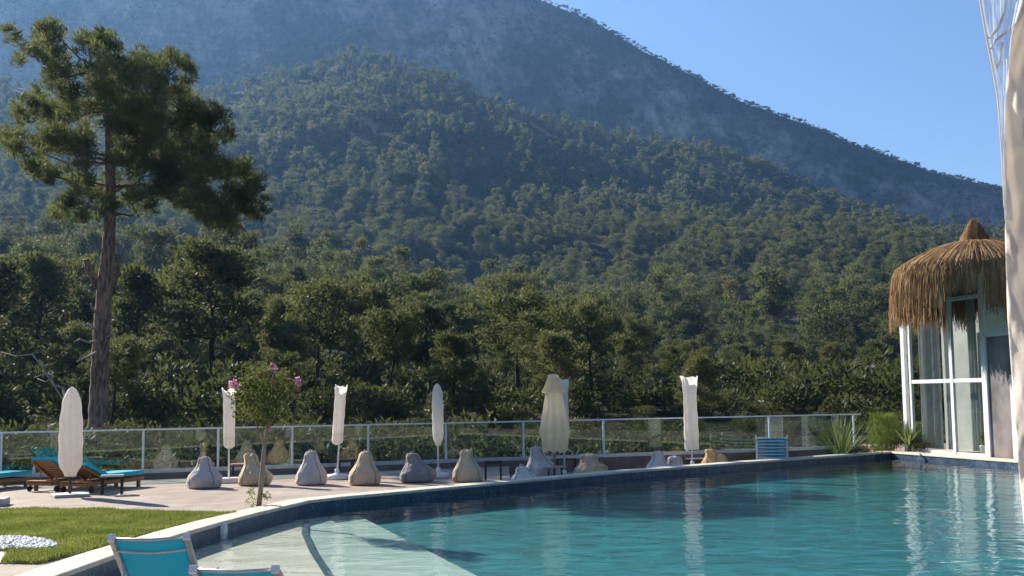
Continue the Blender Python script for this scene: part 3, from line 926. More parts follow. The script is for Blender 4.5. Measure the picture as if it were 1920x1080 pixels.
# water: a closed body, clear with a green blue absorption
b = MB(); wp = offset(pool, .01); k = len(wp)
ring = [(v.x, v.y) for v in wp]
Vt = [(x, y, WATER) for x, y in ring] + [(x, y, FLOOR - .3) for x, y in ring]
b.add(Vt, [tuple(range(k))[::-1], tuple(range(k, 2 * k))] + [(i, (i + 1) % k, k + (i + 1) % k, k + i) for i in range(k)])
m, nt, out = new_mat('pool water')
tr = nd(nt, 'ShaderNodeBsdfTransparent', Color=(.98, 1, 1, 1))
gl = nd(nt, 'ShaderNodeBsdfGlossy', Roughness=.008)
vec = coords(nt, obj=False)
w1 = nd(nt, 'ShaderNodeTexNoise', Scale=1.5, Detail=3.0, Roughness=.5, Distortion=.4)
w2 = nd(nt, 'ShaderNodeTexNoise', Scale=5.5, Detail=3.0, Roughness=.55, Distortion=.2)
nt.links.new(coords(nt, (1.0, 1.25, 1), False, (0, 0, .5)), w1.inputs['Vector']); nt.links.new(vec, w2.inputs['Vector'])
ma = nd(nt, 'ShaderNodeMath', operation='MULTIPLY_ADD'); nt.links.new(w2.outputs['Fac'], ma.inputs[0]); ma.inputs[1].default_value = .13
nt.links.new(w1.outputs['Fac'], ma.inputs[2])
bn = bump(nt, ma.outputs[0], .58, .05)
nt.links.new(bn, gl.inputs['Normal'])
ms = nt.nodes.new('ShaderNodeMixShader')
nt.links.new(schlick(nt, .02, 6.9, bn), ms.inputs[0]); nt.links.new(tr.outputs[0], ms.inputs[1]); nt.links.new(gl.outputs[0], ms.inputs[2])
nt.links.new(ms.outputs[0], out.inputs['Surface'])
ab = nd(nt, 'ShaderNodeVolumeAbsorption', Color=(.0, .74, .80, 1), Density=.13)
nt.links.new(ab.outputs[0], out.inputs['Volume'])
tag(b.build('pool_water', m), kind='structure')

# round light niche on the left wall
q0, q1 = pool[4], pool[5]
pt = P(420, 980).to_2d()
t_ = (pt - q0).dot((q1 - q0).normalized()); base = q0 + (q1 - q0).normalized() * t_
wd = (q1 - q0).normalized(); wn_ = Vector((wd.y, -wd.x))
o = thing('pool_light', 'round white light fitting on the dark left pool wall, half under water', 'pool light', (base.x, base.y, -.12))
R = Matrix(((wd.x, wn_.x, 0), (wd.y, wn_.y, 0), (0, 0, 1))).transposed()
def wall_disc(b, r, y0, y1, n=28):
    V_ = []
    for y, rr in ((y0, r), (y1 - .008, r), (y1, r * .9)):
        for k in range(n):
            th = 2 * math.pi * k / n
            v = Vector((wd.x * rr * math.cos(th) + wn_.x * y, wd.y * rr * math.cos(th) + wn_.y * y, rr * math.sin(th)))
            V_.append(v)
    b.add(V_, [(j * n + k, j * n + (k + 1) % n, (j + 1) * n + (k + 1) % n, (j + 1) * n + k) for j in range(2) for k in range(n)] + [tuple(range(2 * n, 3 * n))])
b = MB(); wall_disc(b, .13, .002, .035); b.build('housing', M['base_white'], o)
M['lens'] = mat('milky lamp lens', (.62, .66, .70), (.55, .6, .64), 6, .2)
b = MB(); wall_disc(b, .095, .03, .05); b.build('lens', M['lens'], o)

# ------------------------------------------------------------------ lawn, pebbles, path
lawn_px = [(-70, 956), (60, 956.5), (250, 959), (446, 962.5), (380, 976), (267, 1005), (213, 1022), (140, 1041), (72, 1058.5), (-70, 1056)]
lawn = [P(x, y).to_2d() for x, y in lawn_px]
lo = [P(x, y).to_2d() for x, y in [(-40, 1035), (20, 1036), (8, 1046), (2, 1057), (-40, 1057)]]
peb = [P(x, y).to_2d() for x, y in [(-40, 1012), (20, 1010), (60, 1011.5), (98, 1018), (111, 1026), (100, 1031), (60, 1034), (-40, 1036)]]
M['lawn'] = mat('lawn soil and turf', (.085, .125, .016), (.13, .15, .03), 1.8, .95, .1, bstr=.6, bdist=.03, obj=False)
b = MB(); b.poly([(v.x, v.y) for v in lawn], [], .005)
tag(b.build('lawn', M['lawn']), kind='structure')
b = MB(); b.poly([(v.x, v.y) for v in lo], [], .012)
tag(b.build('path', M['coping']), kind='structure')
def inside(p, poly_):
    c = False; j = len(poly_) - 1
    for i in range(len(poly_)):
        a, d = poly_[i], poly_[j]
        if (a.y > p[1]) != (d.y > p[1]) and p[0] < (d.x - a.x) * (p[1] - a.y) / (d.y - a.y) + a.x: c = not c
        j = i
    return c
lx = [v.x for v in lawn]; ly = [v.y for v in lawn]
N = 150000
cand = np.stack([rng.uniform(min(lx), max(lx), N), rng.uniform(min(ly), max(ly), N)], 1)
cand = [c for c in cand if inside(c, lawn) and not inside(c, lo) and not inside(c, peb)]
C_ = np.array(cand); nG = len(C_)
hts = np.array([.05 + .03 * noise.noise((c[0] * 1.3, c[1] * 1.3, 0)) + .018 * noise.noise((c[0] * 5, c[1] * 5, 2)) for c in C_])
hts = np.clip(hts, .02, .10) * rng.uniform(.7, 1.3, nG)
D_ = np.stack([rng.normal(0, .45, nG), rng.normal(0, .45, nG), np.ones(nG)], 1); D_ = unit(D_)
Lg = hts * 1.2
Cg = np.stack([C_[:, 0], C_[:, 1], np.full(nG, .004)], 1) + D_ * Lg[:, None] * .5
me = quad_mesh('grass', blades(Cg, D_, Lg, np.full(nG, .012)), M['grass'])
tag(link('grass', me), 'short mown green lawn grass beside the pool', 'grass', kind='stuff')
M['pebble'] = mat('white marble pebbles', (.66, .65, .63), (.50, .50, .50), 20, .6, obj=False)
b = MB(); b.poly([(v.x, v.y) for v in peb], [], .02)
px_ = [v.x for v in peb]; py_ = [v.y for v in peb]
for k in range(1500):
    c = (rnd.uniform(min(px_), max(px_)), rnd.uniform(min(py_), max(py_)))
    if not inside(c, peb): continue
    r = rnd.uniform(.018, .04); a = rnd.uniform(0, 6.28)
    prof = [(r * .55, .015), (r, .02 + r * .35), (r * .75, .02 + r * .8), (r * .25, .02 + r)]
    ex = rnd.uniform(.7, 1.3)
    b.lathe(prof, 7, lambda v, th, j, c=c, a=a, ex=ex: Vector((c[0] + v.x * ex * math.cos(a) - v.y * math.sin(a), c[1] + v.x * ex * math.sin(a) + v.y * math.cos(a), v.z)))
tag(b.build('pebble_bed', M['pebble']), 'bed of white pebbles set in the lawn', 'pebbles', kind='stuff')

# ------------------------------------------------------------------ kerb and glass railing
RZ = math.atan2(RAIL_DIR.y, RAIL_DIR.x)
RL = (RAIL_B - RAIL_A).length
M['kerb'] = mat('brown stone kerb', (.20, .155, .125), (.13, .10, .085), 3, .8, obj=False)
b = MB(); b.box((RL / 2, .02, -.36), (RL + .3, .22, 1.0))
o = tag(b.build('kerb_wall', M['kerb']), 'low brown stone kerb carrying the glass railing', 'kerb'); o.location = RAIL_A; o.rotation_euler = (0, 0, RZ)
rail = thing('glass_railing', 'long tinted glass railing with white posts along the terrace edge', 'railing', RAIL_A, RZ)
TOPZ = 1.22
b = MB(); b.box((RL / 2 + .05, 0, TOPZ), (RL + .3, .065, .04)); b.build('handrail', M['white_metal'], rail)
b = MB(); b.box((RL / 2, 0, .19), (RL + .1, .09, .10)); b.build('bottom_channel', M['grey_metal'], rail)
ppx = [5, 137, 270, 410, 548, 690, 835, 980, 1130, 1286, 1440, 1598]
sx = [(on_rail(x) - RAIL_A).dot(RAIL_DIR) for x in ppx]
while sx[0] > 1.0: sx.insert(0, sx[0] - 1.72)
for s_ in sx:
    b = MB(); b.box((s_, -.01, (TOPZ + .20) / 2 + .02), (.05, .05, TOPZ - .20)); b.build('post', M['white_metal'], rail)
M['rail_glass'] = glass('grey tinted railing glass', (.74, .82, .82), .05)
for a_, c_ in zip(sx[:-1], sx[1:]):
    b = MB(); b.box(((a_ + c_) / 2, .012, (TOPZ + .2) / 2 + .01), (c_ - a_ - .06, .010, TOPZ - .27)); b.build('glass_pane', M['rail_glass'], rail)

# ------------------------------------------------------------------ glass pavilion with a thatched roof
fo0 = P(1671, 848).to_2d() + Vector((RDIR.y * -1, RDIR.x)) * .0
PN = Vector((-RDIR.y, RDIR.x))                       # to the right of the pool edge, away from the water
if PN.x < 0: PN = -PN
F0 = _c + PN * .62
# start where the left frame edge stands in the photo
def on_face(px):
    d = ray(px, 700); A = RDIR; 
    # F0 + A t = s d
    det = A.x * -d.y + d.x * A.y
    t = (F0.x * d.y - F0.y * d.x) / (A.x * -d.y + A.y * d.x) * 1.0
    return t
def solve_t(px):
    d = ray(px, 700); k = d.x / d.y
    return (k * F0.y - F0.x) / (RDIR.x - k * RDIR.y)
T0, T1, T2, T3 = solve_t(1691), solve_t(1703), solve_t(1783), solve_t(1845)
T4 = solve_t(1960)
org = F0 + RDIR * T0
FZ = math.atan2(RDIR.y, RDIR.x)
pav = thing('glass_pavilion', 'tall white framed glass pavilion with a shaggy thatched roof at the pool\'s far corner', 'pavilion', (org.x, org.y, 0), FZ)
# local axes: x along the face (towards the camera), y to the right of x seen from above is -PN -> +y points away from the camera-right? keep sign
sgn = 1.0 if Vector((-math.sin(FZ), math.cos(FZ))).dot(PN) > 0 else -1.0
L1, L2, L3, L4 = T1 - T0, T2 - T0, T3 - T0, T4 - T0
def fz(px, py, t):
    q = org + RDIR * t
    return at_depth(px, py, q.y).z
ZT, ZU, ZTOP = 2.22, fz(1790, 561, L2), fz(1840, 482, L3)
W_ = M['white_metal']
def bar(name, x0, x1, z0, z1, y=0.0, d=.09, m=None, par=pav):
    b = MB(); b.box(((x0 + x1) / 2, sgn * (y + d / 2), (z0 + z1) / 2), (abs(x1 - x0), d, abs(z1 - z0))); return b.build(name, m or W_, par)
bar('post', -.02, .16, 0, ZTOP - .9, d=.12)
bar('post', L1 + .03, L1 + .13, 0, ZTOP - .9)
bar('post', L2 - .07, L2 + .07, 0, ZU + .1)
bar('post', L3 - .12, L3 + .10, 0, ZTOP, d=.14)
bar('transom', L1 + .13, L2 - .07, ZT - .06, ZT + .06, .01)
bar('transom', L2 + .07, L3 - .12, ZT - .06, ZT + .06, .01)
bar('transom', L2 + .07, L3 - .12, ZU - .07, ZU + .05, .01)
bar('sill', .16, L3 - .12, .0, .09, .012, .11)
M['pav_glass'] = glass('clear pavilion glass', (.92, .95, .95), .05)
for (x0, x1, z0, z1) in ((L1 + .13, L2 - .07, .10, ZT - .065), (L2 + .07, L3 - .12, .10, ZT - .065), (L1 + .13, L2 - .07, ZT + .065, ZU + 1.0), (L2 + .07, L3 - .12, ZT + .065, ZU - .075)):
    bar('glass_pane', x0, x1, z0, z1, .04, .012, M['pav_glass'])
M['render'] = mat('white rendered wall', (.86, .84, .81), (.80, .78, .75), 2, .85, .2, bstr=.1)
M['inner'] = mat('pale grey inner wall', (.42, .44, .42), (.34, .36, .35), 1.5, .85)
M['marble'] = mat('grey brown veined marble', (.30, .26, .25), (.12, .10, .10), 1.1, .35, .5, detail=8, lo=.38, hi=.6, stretch=(1, 1, .7))
M['drape'] = fabric('grey white drapes', (.46, .47, .45), (.38, .39, .38), .25, .9, 5, .2)
ZW = fz(1870, 628, (L3 + L4) / 2)
bar('wall', L3 + .10, L4, ZW + .004, ZTOP - .8, .05, .2, M['render'])
bar('marble_wall', L3 + .10, L4, 0, ZW, .06, .2, M['marble'])
LD = solve_t(1893) - T0
dr = bar('door', LD - .02, LD + .9, 0, 2.35, .0, .05, M['white_metal'])
b = MB(); b.box((LD + .82, sgn * -.02, 1.05), (.03, .05, .16)); b.build('handle', M['grey_metal'], dr)
bar('back_wall', .02, L3, 0, ZTOP - .6, 1.5, .15, M['inner'])
bar('side_wall', L3 - .02, L3 + .10, 0, ZTOP - .4, .2, 2.1, M['inner'])
bar('floor', .0, L3, -.05, .03, .12, 2.2, M['coping'])
def drape(x0, x1, y):
    b = MB(); folds = max(3, int((x1 - x0) / .09))
    b.grid(lambda u, v: Vector((x0 + (x1 - x0) * u, sgn * (y + .03 * math.sin(u * folds * 6.28) + .01 * math.sin(u * 37 + v * 4)), .12 + (ZTOP - 1.1) * v)), folds * 8, 6)
    b.build('drape', M['drape'], pav)
for x0, x1, y in ((.22, 1.35, .5), (1.5, 2.0, .55), (L2 + .18, L2 + .6, .5), (L2 + .78, L3 - .2, .55)):
    drape(x0, x1, y)

# thatch: an inner shell and thousands of drooping straws
m, nt, out = new_mat('dry brown thatch')
vec = coords(nt)
geo = nt.nodes.new('ShaderNodeNewGeometry')
rpi = geo.outputs['Random Per Island']
col = mix(nt, rpi, (.21, .11, .048), (.60, .38, .175))
col = mix(nt, noise_fac(nt, vec, 1.6, 4, .6, .4, .65), col, mix(nt, 1.0, col, (.62, .55, .5), 'MULTIPLY'))
p = nd(nt, 'ShaderNodeBsdfPrincipled', Roughness=.8)
p.inputs['Specular IOR Level'].default_value = .2
nt.links.new(col, p.inputs['Base Color'])
t = nd(nt, 'ShaderNodeBsdfTranslucent'); nt.links.new(col, t.inputs['Color'])
ms = nd(nt, 'ShaderNodeMixShader', Fac=.25); nt.links.new(p.outputs[0], ms.inputs[1]); nt.links.new(t.outputs[0], ms.inputs[2])
nt.links.new(ms.outputs[0], out.inputs['Surface'])
M['straw'] = m
RC = at_depth(1828, 455, 34.0); RR = 2.24
cw = Matrix.Rotation(-FZ, 3, 'Z') @ (RC - Vector((org.x, org.y, 0)))
ztop = cw.z
droof = lambda q: ztop - .80 * q ** 1.9
roof = MB()
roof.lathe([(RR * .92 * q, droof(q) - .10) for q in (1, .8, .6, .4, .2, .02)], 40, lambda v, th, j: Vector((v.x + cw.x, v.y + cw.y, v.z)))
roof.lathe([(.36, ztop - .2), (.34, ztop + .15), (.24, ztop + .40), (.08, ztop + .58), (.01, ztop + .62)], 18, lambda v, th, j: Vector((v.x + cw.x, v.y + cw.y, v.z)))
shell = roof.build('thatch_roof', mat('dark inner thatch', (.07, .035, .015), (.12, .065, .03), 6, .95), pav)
Q = []
rs = np.random.default_rng(5)
_cl = Matrix.Rotation(-FZ, 3, 'Z') @ Vector((-org.x, -org.y, 0)); _pl = Vector((L3, 0, 0)); _dv = (_pl - _cl).normalized()
_m = Vector((cw.x - _cl.x, cw.y - _cl.y, 0)); _tt = _m.dot(_dv); _q = math.sqrt(max(.01, RR ** 2 - (_m - _dv * _tt).length_squared))
_hit = _cl + _dv * (_tt - _q) - Vector((cw.x, cw.y, 0)); post_th = math.atan2(_hit.y, _hit.x)
_right = Matrix.Rotation(-FZ, 3, 'Z') @ Vector((1, 0, 0))
for k in range(11500):
    th = rs.uniform(0, 2 * math.pi)
    q0 = math.sqrt(rs.uniform(.03, 1.0))
    clump = .5 + .5 * math.sin(th * 17 + 2 * math.sin(th * 5)) * math.sin(th * 41)
    L = rs.uniform(.75, 1.6) * (.78 + .38 * clump) * (.75 + .35 * q0)
    tang = rs.normal(0, .05)
    w = rs.uniform(.010, .020)
    dth = abs((th - post_th + math.pi) % (2 * math.pi) - math.pi)
    if dth < .06 and q0 > .3: continue
    if dth < .40 and Vector((math.cos(th) - math.cos(post_th), math.sin(th) - math.sin(post_th), 0)).dot(_right) < 0: L *= .55
    pts = []; s_ = 0; r = q0 * RR; z = droof(q0) + rs.uniform(-.03, .10); lift = rs.uniform(0, .06)
    pr = r; drop = 0
    steps = 7; total = (RR - r) * 1.05 + L
    for i in range(steps + 1):
        d = total * i / steps
        rr = r + min(d, (RR - r) + .14 * (1 - math.exp(-max(0, d - (RR - r)) * 2.5)) + lift)
        over = max(0.0, d - (RR - r) * 1.02)
        qq = min(rr / RR, 1.0)
        zz = (droof(qq) + (z - droof(q0))) - over * (.96)
        if over > 0: rr = RR + .16 * (1 - math.exp(-over * 3)) + lift * over + rs.normal(0, .008)
        a = th + tang * d / RR + rs.normal(0, .0025)
        pts.append((cw.x + rr * math.cos(a), cw.y + rr * math.sin(a), zz))
    side = np.array([-math.sin(th), math.cos(th), 0]) * w
    rot = rs.uniform(-1, 1); side = side + np.array([math.cos(th), math.sin(th), 0]) * w * rot
    pp = np.array(pts)
    for i in range(steps):
        w0, w1 = (1 - i / steps * .6), (1 - (i + 1) / steps * .6)
        Q.append([pp[i] - side * w0, pp[i] + side * w0, pp[i + 1] + side * w1, pp[i + 1] - side * w1])
for k in range(1500):
    th = rs.uniform(0, 2 * math.pi); u0 = rs.uniform(0, 1) ** .7
    L = rs.uniform(.3, .6); w = rs.uniform(.008, .014)
    z0 = ztop + .66 - .55 * u0; r0 = .05 + .36 * u0 ** .8
    pts = []
    for i in range(5):
        d = L * i / 4
        zz = z0 - d * .9 + (.10 * rs.random() if i == 0 and rs.random() < .3 else 0)
        rr = r0 + d * .25 + (.06 if i == 4 else 0) + rs.normal(0, .01)
        pts.append((cw.x + rr * math.cos(th), cw.y + rr * math.sin(th), zz))
    side = np.array([-math.sin(th), math.cos(th), 0]) * w; pp = np.array(pts)
    for i in range(4): Q.append([pp[i] - side, pp[i] + side, pp[i + 1] + side, pp[i + 1] - side])
QA = np.array(Q)
me = bpy.data.meshes.new('straw')
# weld the ribbons so every straw is one island
cnt = 0
me = quad_mesh('straw', QA, M['straw'])
bmw = bmesh.new(); bmw.from_mesh(me); bmesh.ops.remove_doubles(bmw, verts=bmw.verts, dist=1e-6); bmw.to_mesh(me); bmw.free()
link('straw', me, shell)

# ------------------------------------------------------------------ white curtain of the canopy we stand under
CY = 3.0
cl = lambda py: float(np.interp(py, [-420, -150, 0, 60, 130, 190, 300, 400, 500, 600, 700, 800, 900, 975, 1100, 1500, 2150], [1800, 1822, 1838, 1848, 1862, 1872, 1879, 1883, 1885.5, 1889, 1896, 1903, 1911, 1919, 1932, 1955, 1985]))
wl = lambda py: float(np.interp(py, [-420, -150, 0, 60, 130, 190, 260, 330, 420], [1975, 1934, 1913, 1898, 1890, 1884, 1883, 1882.5, 1885])) if py < 420 else cl(py) + .6
cur = thing('canopy_curtain', 'gathered off white canopy curtain with a clear plastic edge hanging close at the right', 'curtain', at_depth(1950, 2150, CY).to_2d().to_3d())
cur.location.z = 0.0
c0 = Vector(cur.location)
def cpos(l, r, u, py, amp):
    px = l + (r - l) * u
    f = noise.fractal((u * 3.1, py * .0035, 1.0), .8, 2.1, 4)
    y = CY + .02 + amp * (.5 * math.sin(u * 15 + py * .0016 + f * 1.6) + .35 * math.sin(u * 6.5 - py * .0031)) * min(1, .25 + u * 2.2) + f * .045 + .018 * noise.noise((u * 9, py * .012, 4.4)) + .045 * (1 - u) ** 6
    return at_depth(px, py, y) - c0
b = MB(); b.grid(lambda u, v: cpos(wl(-420 + 2560 * v), 2230 + 30 * v, u, -420 + 2560 * v, .10), 90, 220)
M['curtain'] = fabric('off white curtain cloth', (.80, .755, .68), (.76, .71, .63), .42, .75, 3, .35, .02)
b.build('cloth', M['curtain'], cur, .002)
b = MB(); b.grid(lambda u, v: cpos(cl(-420 + 830 * v), wl(-420 + 830 * v) + 4, u * .9, -420 + 830 * v, .015), 30, 80)
m, nt, out = new_mat('clear wrinkled plastic')
vec = coords(nt)
wv = nd(nt, 'ShaderNodeTexNoise', Scale=4.0, Detail=1.0, Distortion=.6); nt.links.new(coords(nt, (1.4, 1, .8)), wv.inputs['Vector'])
cr = nd(nt, 'ShaderNodeMapRange'); nt.links.new(wv.outputs['Fac'], cr.inputs['Value'])
ab_ = nd(nt, 'ShaderNodeMath', operation='SUBTRACT'); nt.links.new(wv.outputs['Fac'], ab_.inputs[0]); ab_.inputs[1].default_value = .5
ab2 = nd(nt, 'ShaderNodeMath', operation='ABSOLUTE'); nt.links.new(ab_.outputs[0], ab2.inputs[0])
cr = nd(nt, 'ShaderNodeMapRange'); cr.inputs['From Min'].default_value = .0; cr.inputs['From Max'].default_value = .018
cr.inputs['To Min'].default_value = .62; cr.inputs['To Max'].default_value = .42
nt.links.new(ab2.outputs[0], cr.inputs['Value'])
tr = nd(nt, 'ShaderNodeBsdfTransparent', Color=(.95, .97, 1, 1))
df = nd(nt, 'ShaderNodeBsdfTranslucent', Color=(.85, .87, .9, 1)); d2 = nd(nt, 'ShaderNodeBsdfPrincipled', Roughness=.25); d2.inputs['Base Color'].default_value = (.75, .78, .8, 1)
nt.links.new(bump(nt, wv.outputs['Fac'], .6, .03), d2.inputs['Normal'])
m1 = nd(nt, 'ShaderNodeMixShader', Fac=.5); nt.links.new(df.outputs[0], m1.inputs[1]); nt.links.new(d2.outputs[0], m1.inputs[2])
m2 = nt.nodes.new('ShaderNodeMixShader'); nt.links.new(cr.outputs[0], m2.inputs[0]); nt.links.new(tr.outputs[0], m2.inputs[1]); nt.links.new(m1.outputs[0], m2.inputs[2])
nt.links.new(m2.outputs[0], out.inputs['Surface'])
b.build('clear_edge', m, cur)
def edge_line(pts, r_):
    b = MB(); fine = []
    for (x0, y0), (x1, y1) in zip(pts[:-1], pts[1:]):
        for k in range(6): fine.append(at_depth(x0 + (x1 - x0) * k / 6, y0 + (y1 - y0) * k / 6, CY + .03) - c0)
    fine.append(at_depth(*pts[-1], CY + .03) - c0)
    b.tube(fine, [r_ * (.5 + .5 * math.sin(math.pi * min(1, max(.12, i / len(fine))))) for i in range(len(fine))], 6); return b
edge_line([(cl(y), y) for y in range(-420, 420, 30)], .0032).build('hem', M['curtain'], cur)
for pts in ([(1888, -40), (1884, 20), (1872, 52), (1857, 70), (1850, 72)], [(1908, 40), (1890, 58), (1868, 74), (1857, 92)], [(1880, 80), (1874, 115), (1868, 128), (1863, 110)]):
    edge_line(pts, .0036).build('crease', M['curtain'], cur)

# ------------------------------------------------------------------ the giant pine beside the terrace
r0 = 45.0
kpx = r0 / FPX
tb = [(183, 835, 44), (184, 790, 41), (186, 730, 38), (188, 670, 36), (192, 600, 34), (197, 530, 31), (203, 470, 27), (206, 420, 24), (207, 350, 21), (206, 280, 19), (203, 220, 15), (196, 160, 10), (186, 110, 6), (178, 75, 3)]
bp = at_depth(183, 800, r0); bz = height(bp.x, bp.y) - .3
big = thing('pine_tree', 'giant lone pine with a bare reddish trunk rising at the left of the terrace', 'pine tree', (bp.x, bp.y, bz))
B0 = Vector(big.location)
path = [at_depth(x, y, r0 + .25 * math.sin(i * .9)) - B0 for i, (x, y, w) in enumerate(tb)]
path.insert(0, Vector((path[0].x, path[0].y, -.3)))
rad_ = [tb[0][2] * kpx / 2 * 1.15] + [w * kpx / 2 * .90 for _, _, w in tb]
fine_p, fine_r = [], []
for i in range(len(path) - 1):
    for k in range(5):
        t = k / 5; fine_p.append(path[i].lerp(path[i + 1], t)); fine_r.append((rad_[i] * (1 - t) + rad_[i + 1] * t) * (1 + .05 * math.sin(i * 5 + k * 2.1)))
tr = MB(); tr.tube(fine_p, fine_r, 18)
# broken fork and stubs
def stub(pts, w, dz=0.0):
    pp = [at_depth(x, y, r0 + dz * i) - B0 for i, (x, y) in enumerate(pts)]
    tr.tube(pp, [w * kpx / 2 * (1 - .45 * i / len(pp)) for i in range(len(pp))], 9)
stub([(192, 545), (178, 528), (168, 508), (161, 486)], 17, -.15)
stub([(202, 552), (211, 526), (217, 502), (219, 480)], 22, -.2)
stub([(200, 545), (214, 540), (222, 537)], 9, -.2)
top_tr = tr.build('trunk', M['bark'], big)
dd = MB()
def dead(pts, w, dz=-.3):
    pp = [at_depth(x, y, r0 + dz * (i + 1)) - B0 for i, (x, y) in enumerate(pts)]
    dd.tube(pp, [w * kpx / 2 * (1 - .7 * i / len(pp)) for i in range(len(pp))], 6)
dead([(186, 590), (174, 580), (170, 570)], 7); dead([(184, 620), (170, 612), (156, 606)], 6); dead([(184, 640), (166, 642), (150, 636), (140, 640)], 6)
dead([(200, 632), (212, 628), (222, 630)], 4); dead([(182, 660), (162, 670), (144, 678)], 5)
dd.build('dead_branch', M['dead'], big)
BL = [(25, 66, 20), (45, 98, 24), (14, 52, 9), (95, 55, 27), (75, 72, 18), (92, 92, 30), (120, 128, 36), (163, 74, 20), (196, 76, 22), (190, 112, 36), (238, 112, 30), (282, 116, 28), (332, 114, 26), (350, 130, 22),
      (342, 162, 30), (290, 150, 38), (240, 158, 42), (180, 165, 42), (150, 200, 40), (112, 170, 32), (88, 218, 36), (62, 190, 24), (42, 214, 22), (22, 250, 22), (36, 270, 28), (76, 262, 30), (112, 258, 34),
      (60, 312, 28), (98, 330, 26), (140, 272, 34), (150, 330, 30), (130, 372, 26), (114, 396, 20), (160, 402, 20), (182, 360, 28), (228, 300, 36), (258, 232, 46), (308, 210, 46), (356, 214, 36), (402, 226, 34),
      (428, 250, 18), (382, 262, 40), (330, 272, 46), (290, 302, 44), (342, 330, 46), (392, 312, 38), (430, 312, 28), (460, 326, 26), (480, 348, 22), (490, 372, 15), (452, 370, 34), (402, 372, 38), (352, 372, 32),
      (392, 408, 24), (430, 408, 26), (468, 398, 22), (440, 428, 14), (300, 352, 38), (250, 366, 28), (272, 388, 18), (222, 236, 30), (205, 390, 22), (8, 245, 12), (250, 190, 40)]
R = random.Random(3); puffs = []; limbs = MB()
def on_trunk(z):
    best = min(range(len(fine_p)), key=lambda i: abs(fine_p[i].z - z)); return fine_p[best], fine_r[best]
for (x, y, rp) in BL:
    rp_m = rp * kpx
    half = 4.6 * math.sqrt(max(.08, 1 - ((x - 235) / 285.0) ** 2)) * (.75 if y < 120 else 1)
    for q in range(3 if half > 2.6 else 2):
        dz = R.uniform(-half, half)
        c = at_depth(x, y, r0 + dz) - B0
        for k in range(4):
            o = Vector((R.gauss(0, .5), R.gauss(0, .5), R.gauss(0, .42))) * rp_m
            puffs.append((c + o, rp_m * R.uniform(.42, .72)))
        if R.random() < (.22 if x < 300 else .08):
            s, rr = on_trunk(min(c.z - R.uniform(.2, 1.6), fine_p[-8].z))
            m_ = s.lerp(c, .5) + Vector((R.uniform(-.3, .3), R.uniform(-.3, .3), R.uniform(-.5, .2)))
            limbs.tube([s, s.lerp(m_, .5) + Vector((0, 0, .1)), m_, c], [max(.045, rr * .32), .05, .035, .014], 5, cap=False)
limbs.build('limb', M['bark_red'], big)
me = quad_mesh('crown', puffs_to_quads(puffs, 620, .30, .042, .8, .55, 77), M['pine_big'])
link('crown', me, big)
del puffs

# ------------------------------------------------------------------ shrubs under the wood and on the bank below the railing
SHR = []
for sd in range(5):
    R = random.Random(200 + sd)
    pf = [((R.uniform(-.9, .9), R.uniform(-.9, .9), R.uniform(.25, 1.25)), R.uniform(.4, .7)) for k in range(12)]
    SHR.append(quad_mesh('shrub', puffs_to_quads(pf, 330, .19, .075, .8, .5, 300 + sd), M['shrub']))
UND = []
for sd in range(4):
    R = random.Random(240 + sd)
    pf = [((R.uniform(-1.3, 1.3), R.uniform(-1.3, 1.3), R.uniform(.2, 2.3)), R.uniform(.6, 1.0)) for k in range(14)]
    UND.append(quad_mesh('young_pine', puffs_to_quads(pf, 130, .36, .12, .75, .6, 340 + sd), M['under']))
nsh = 0
for r in (39.5, 41.5, 44, 47, 51, 55, 59, 63):
    px = -120 + rnd.random() * 60
    while px < 1720:
        a = math.atan2(ray(px, HOR).x, ray(px, HOR).y)
        rr = r * rnd.uniform(.98, 1.03)
        x, y = math.sin(a) * rr, math.cos(a) * rr
        px += 2.3 / r * FPX * rnd.uniform(.7, 1.5)
        if in_deck(x, y, .9): continue
        v = (x - RAIL_B.x) * RAIL_N.x + (y - RAIL_B.y) * RAIL_N.y
        s_ = rnd.uniform(.75, 1.25) if v > 3 else rnd.uniform(.55, .85)
        zt = at_range(px, rnd.uniform(768, 812), rr).z
        z = height(x, y) - .1
        s_ = min(max(.5, (zt - z) / 1.75), 1.5)
        o = tag(link('shrub', SHR[rnd.randrange(5)]), 'olive shrub on the bank below the railing, under ' + zone(px), 'shrub', 'shrubs on the bank below the railing')
        o.location = (x, y, z); o.rotation_euler = (0, 0, rnd.uniform(0, 6.28)); o.scale = (s_ * 1.2, s_ * 1.2, s_)
        nsh += 1
nun = 0
for r in (60, 68, 77, 87, 98, 110, 124, 140):
    px = -150 + rnd.random() * 60
    while px < 1980:
        a = math.atan2(ray(px, HOR).x, ray(px, HOR).y)
        rr = r * rnd.uniform(.97, 1.04); x, y = math.sin(a) * rr, math.cos(a) * rr
        px += 3.6 / r * FPX * rnd.uniform(.75, 1.4)
        if in_deck(x, y, 3): continue
        z = height(x, y) - .15; s_ = rnd.uniform(.7, 1.35)
        o = tag(link('young_pine', UND[rnd.randrange(4)]), 'bushy young pine in the undergrowth, under ' + zone(px), 'young pine', 'young pines in the undergrowth')
        o.location = (x, y, z); o.rotation_euler = (0, 0, rnd.uniform(0, 6.28)); o.scale = (s_ * 1.15, s_ * 1.15, s_)
        nun += 1
print('shrubs', nsh, 'undergrowth', nun)

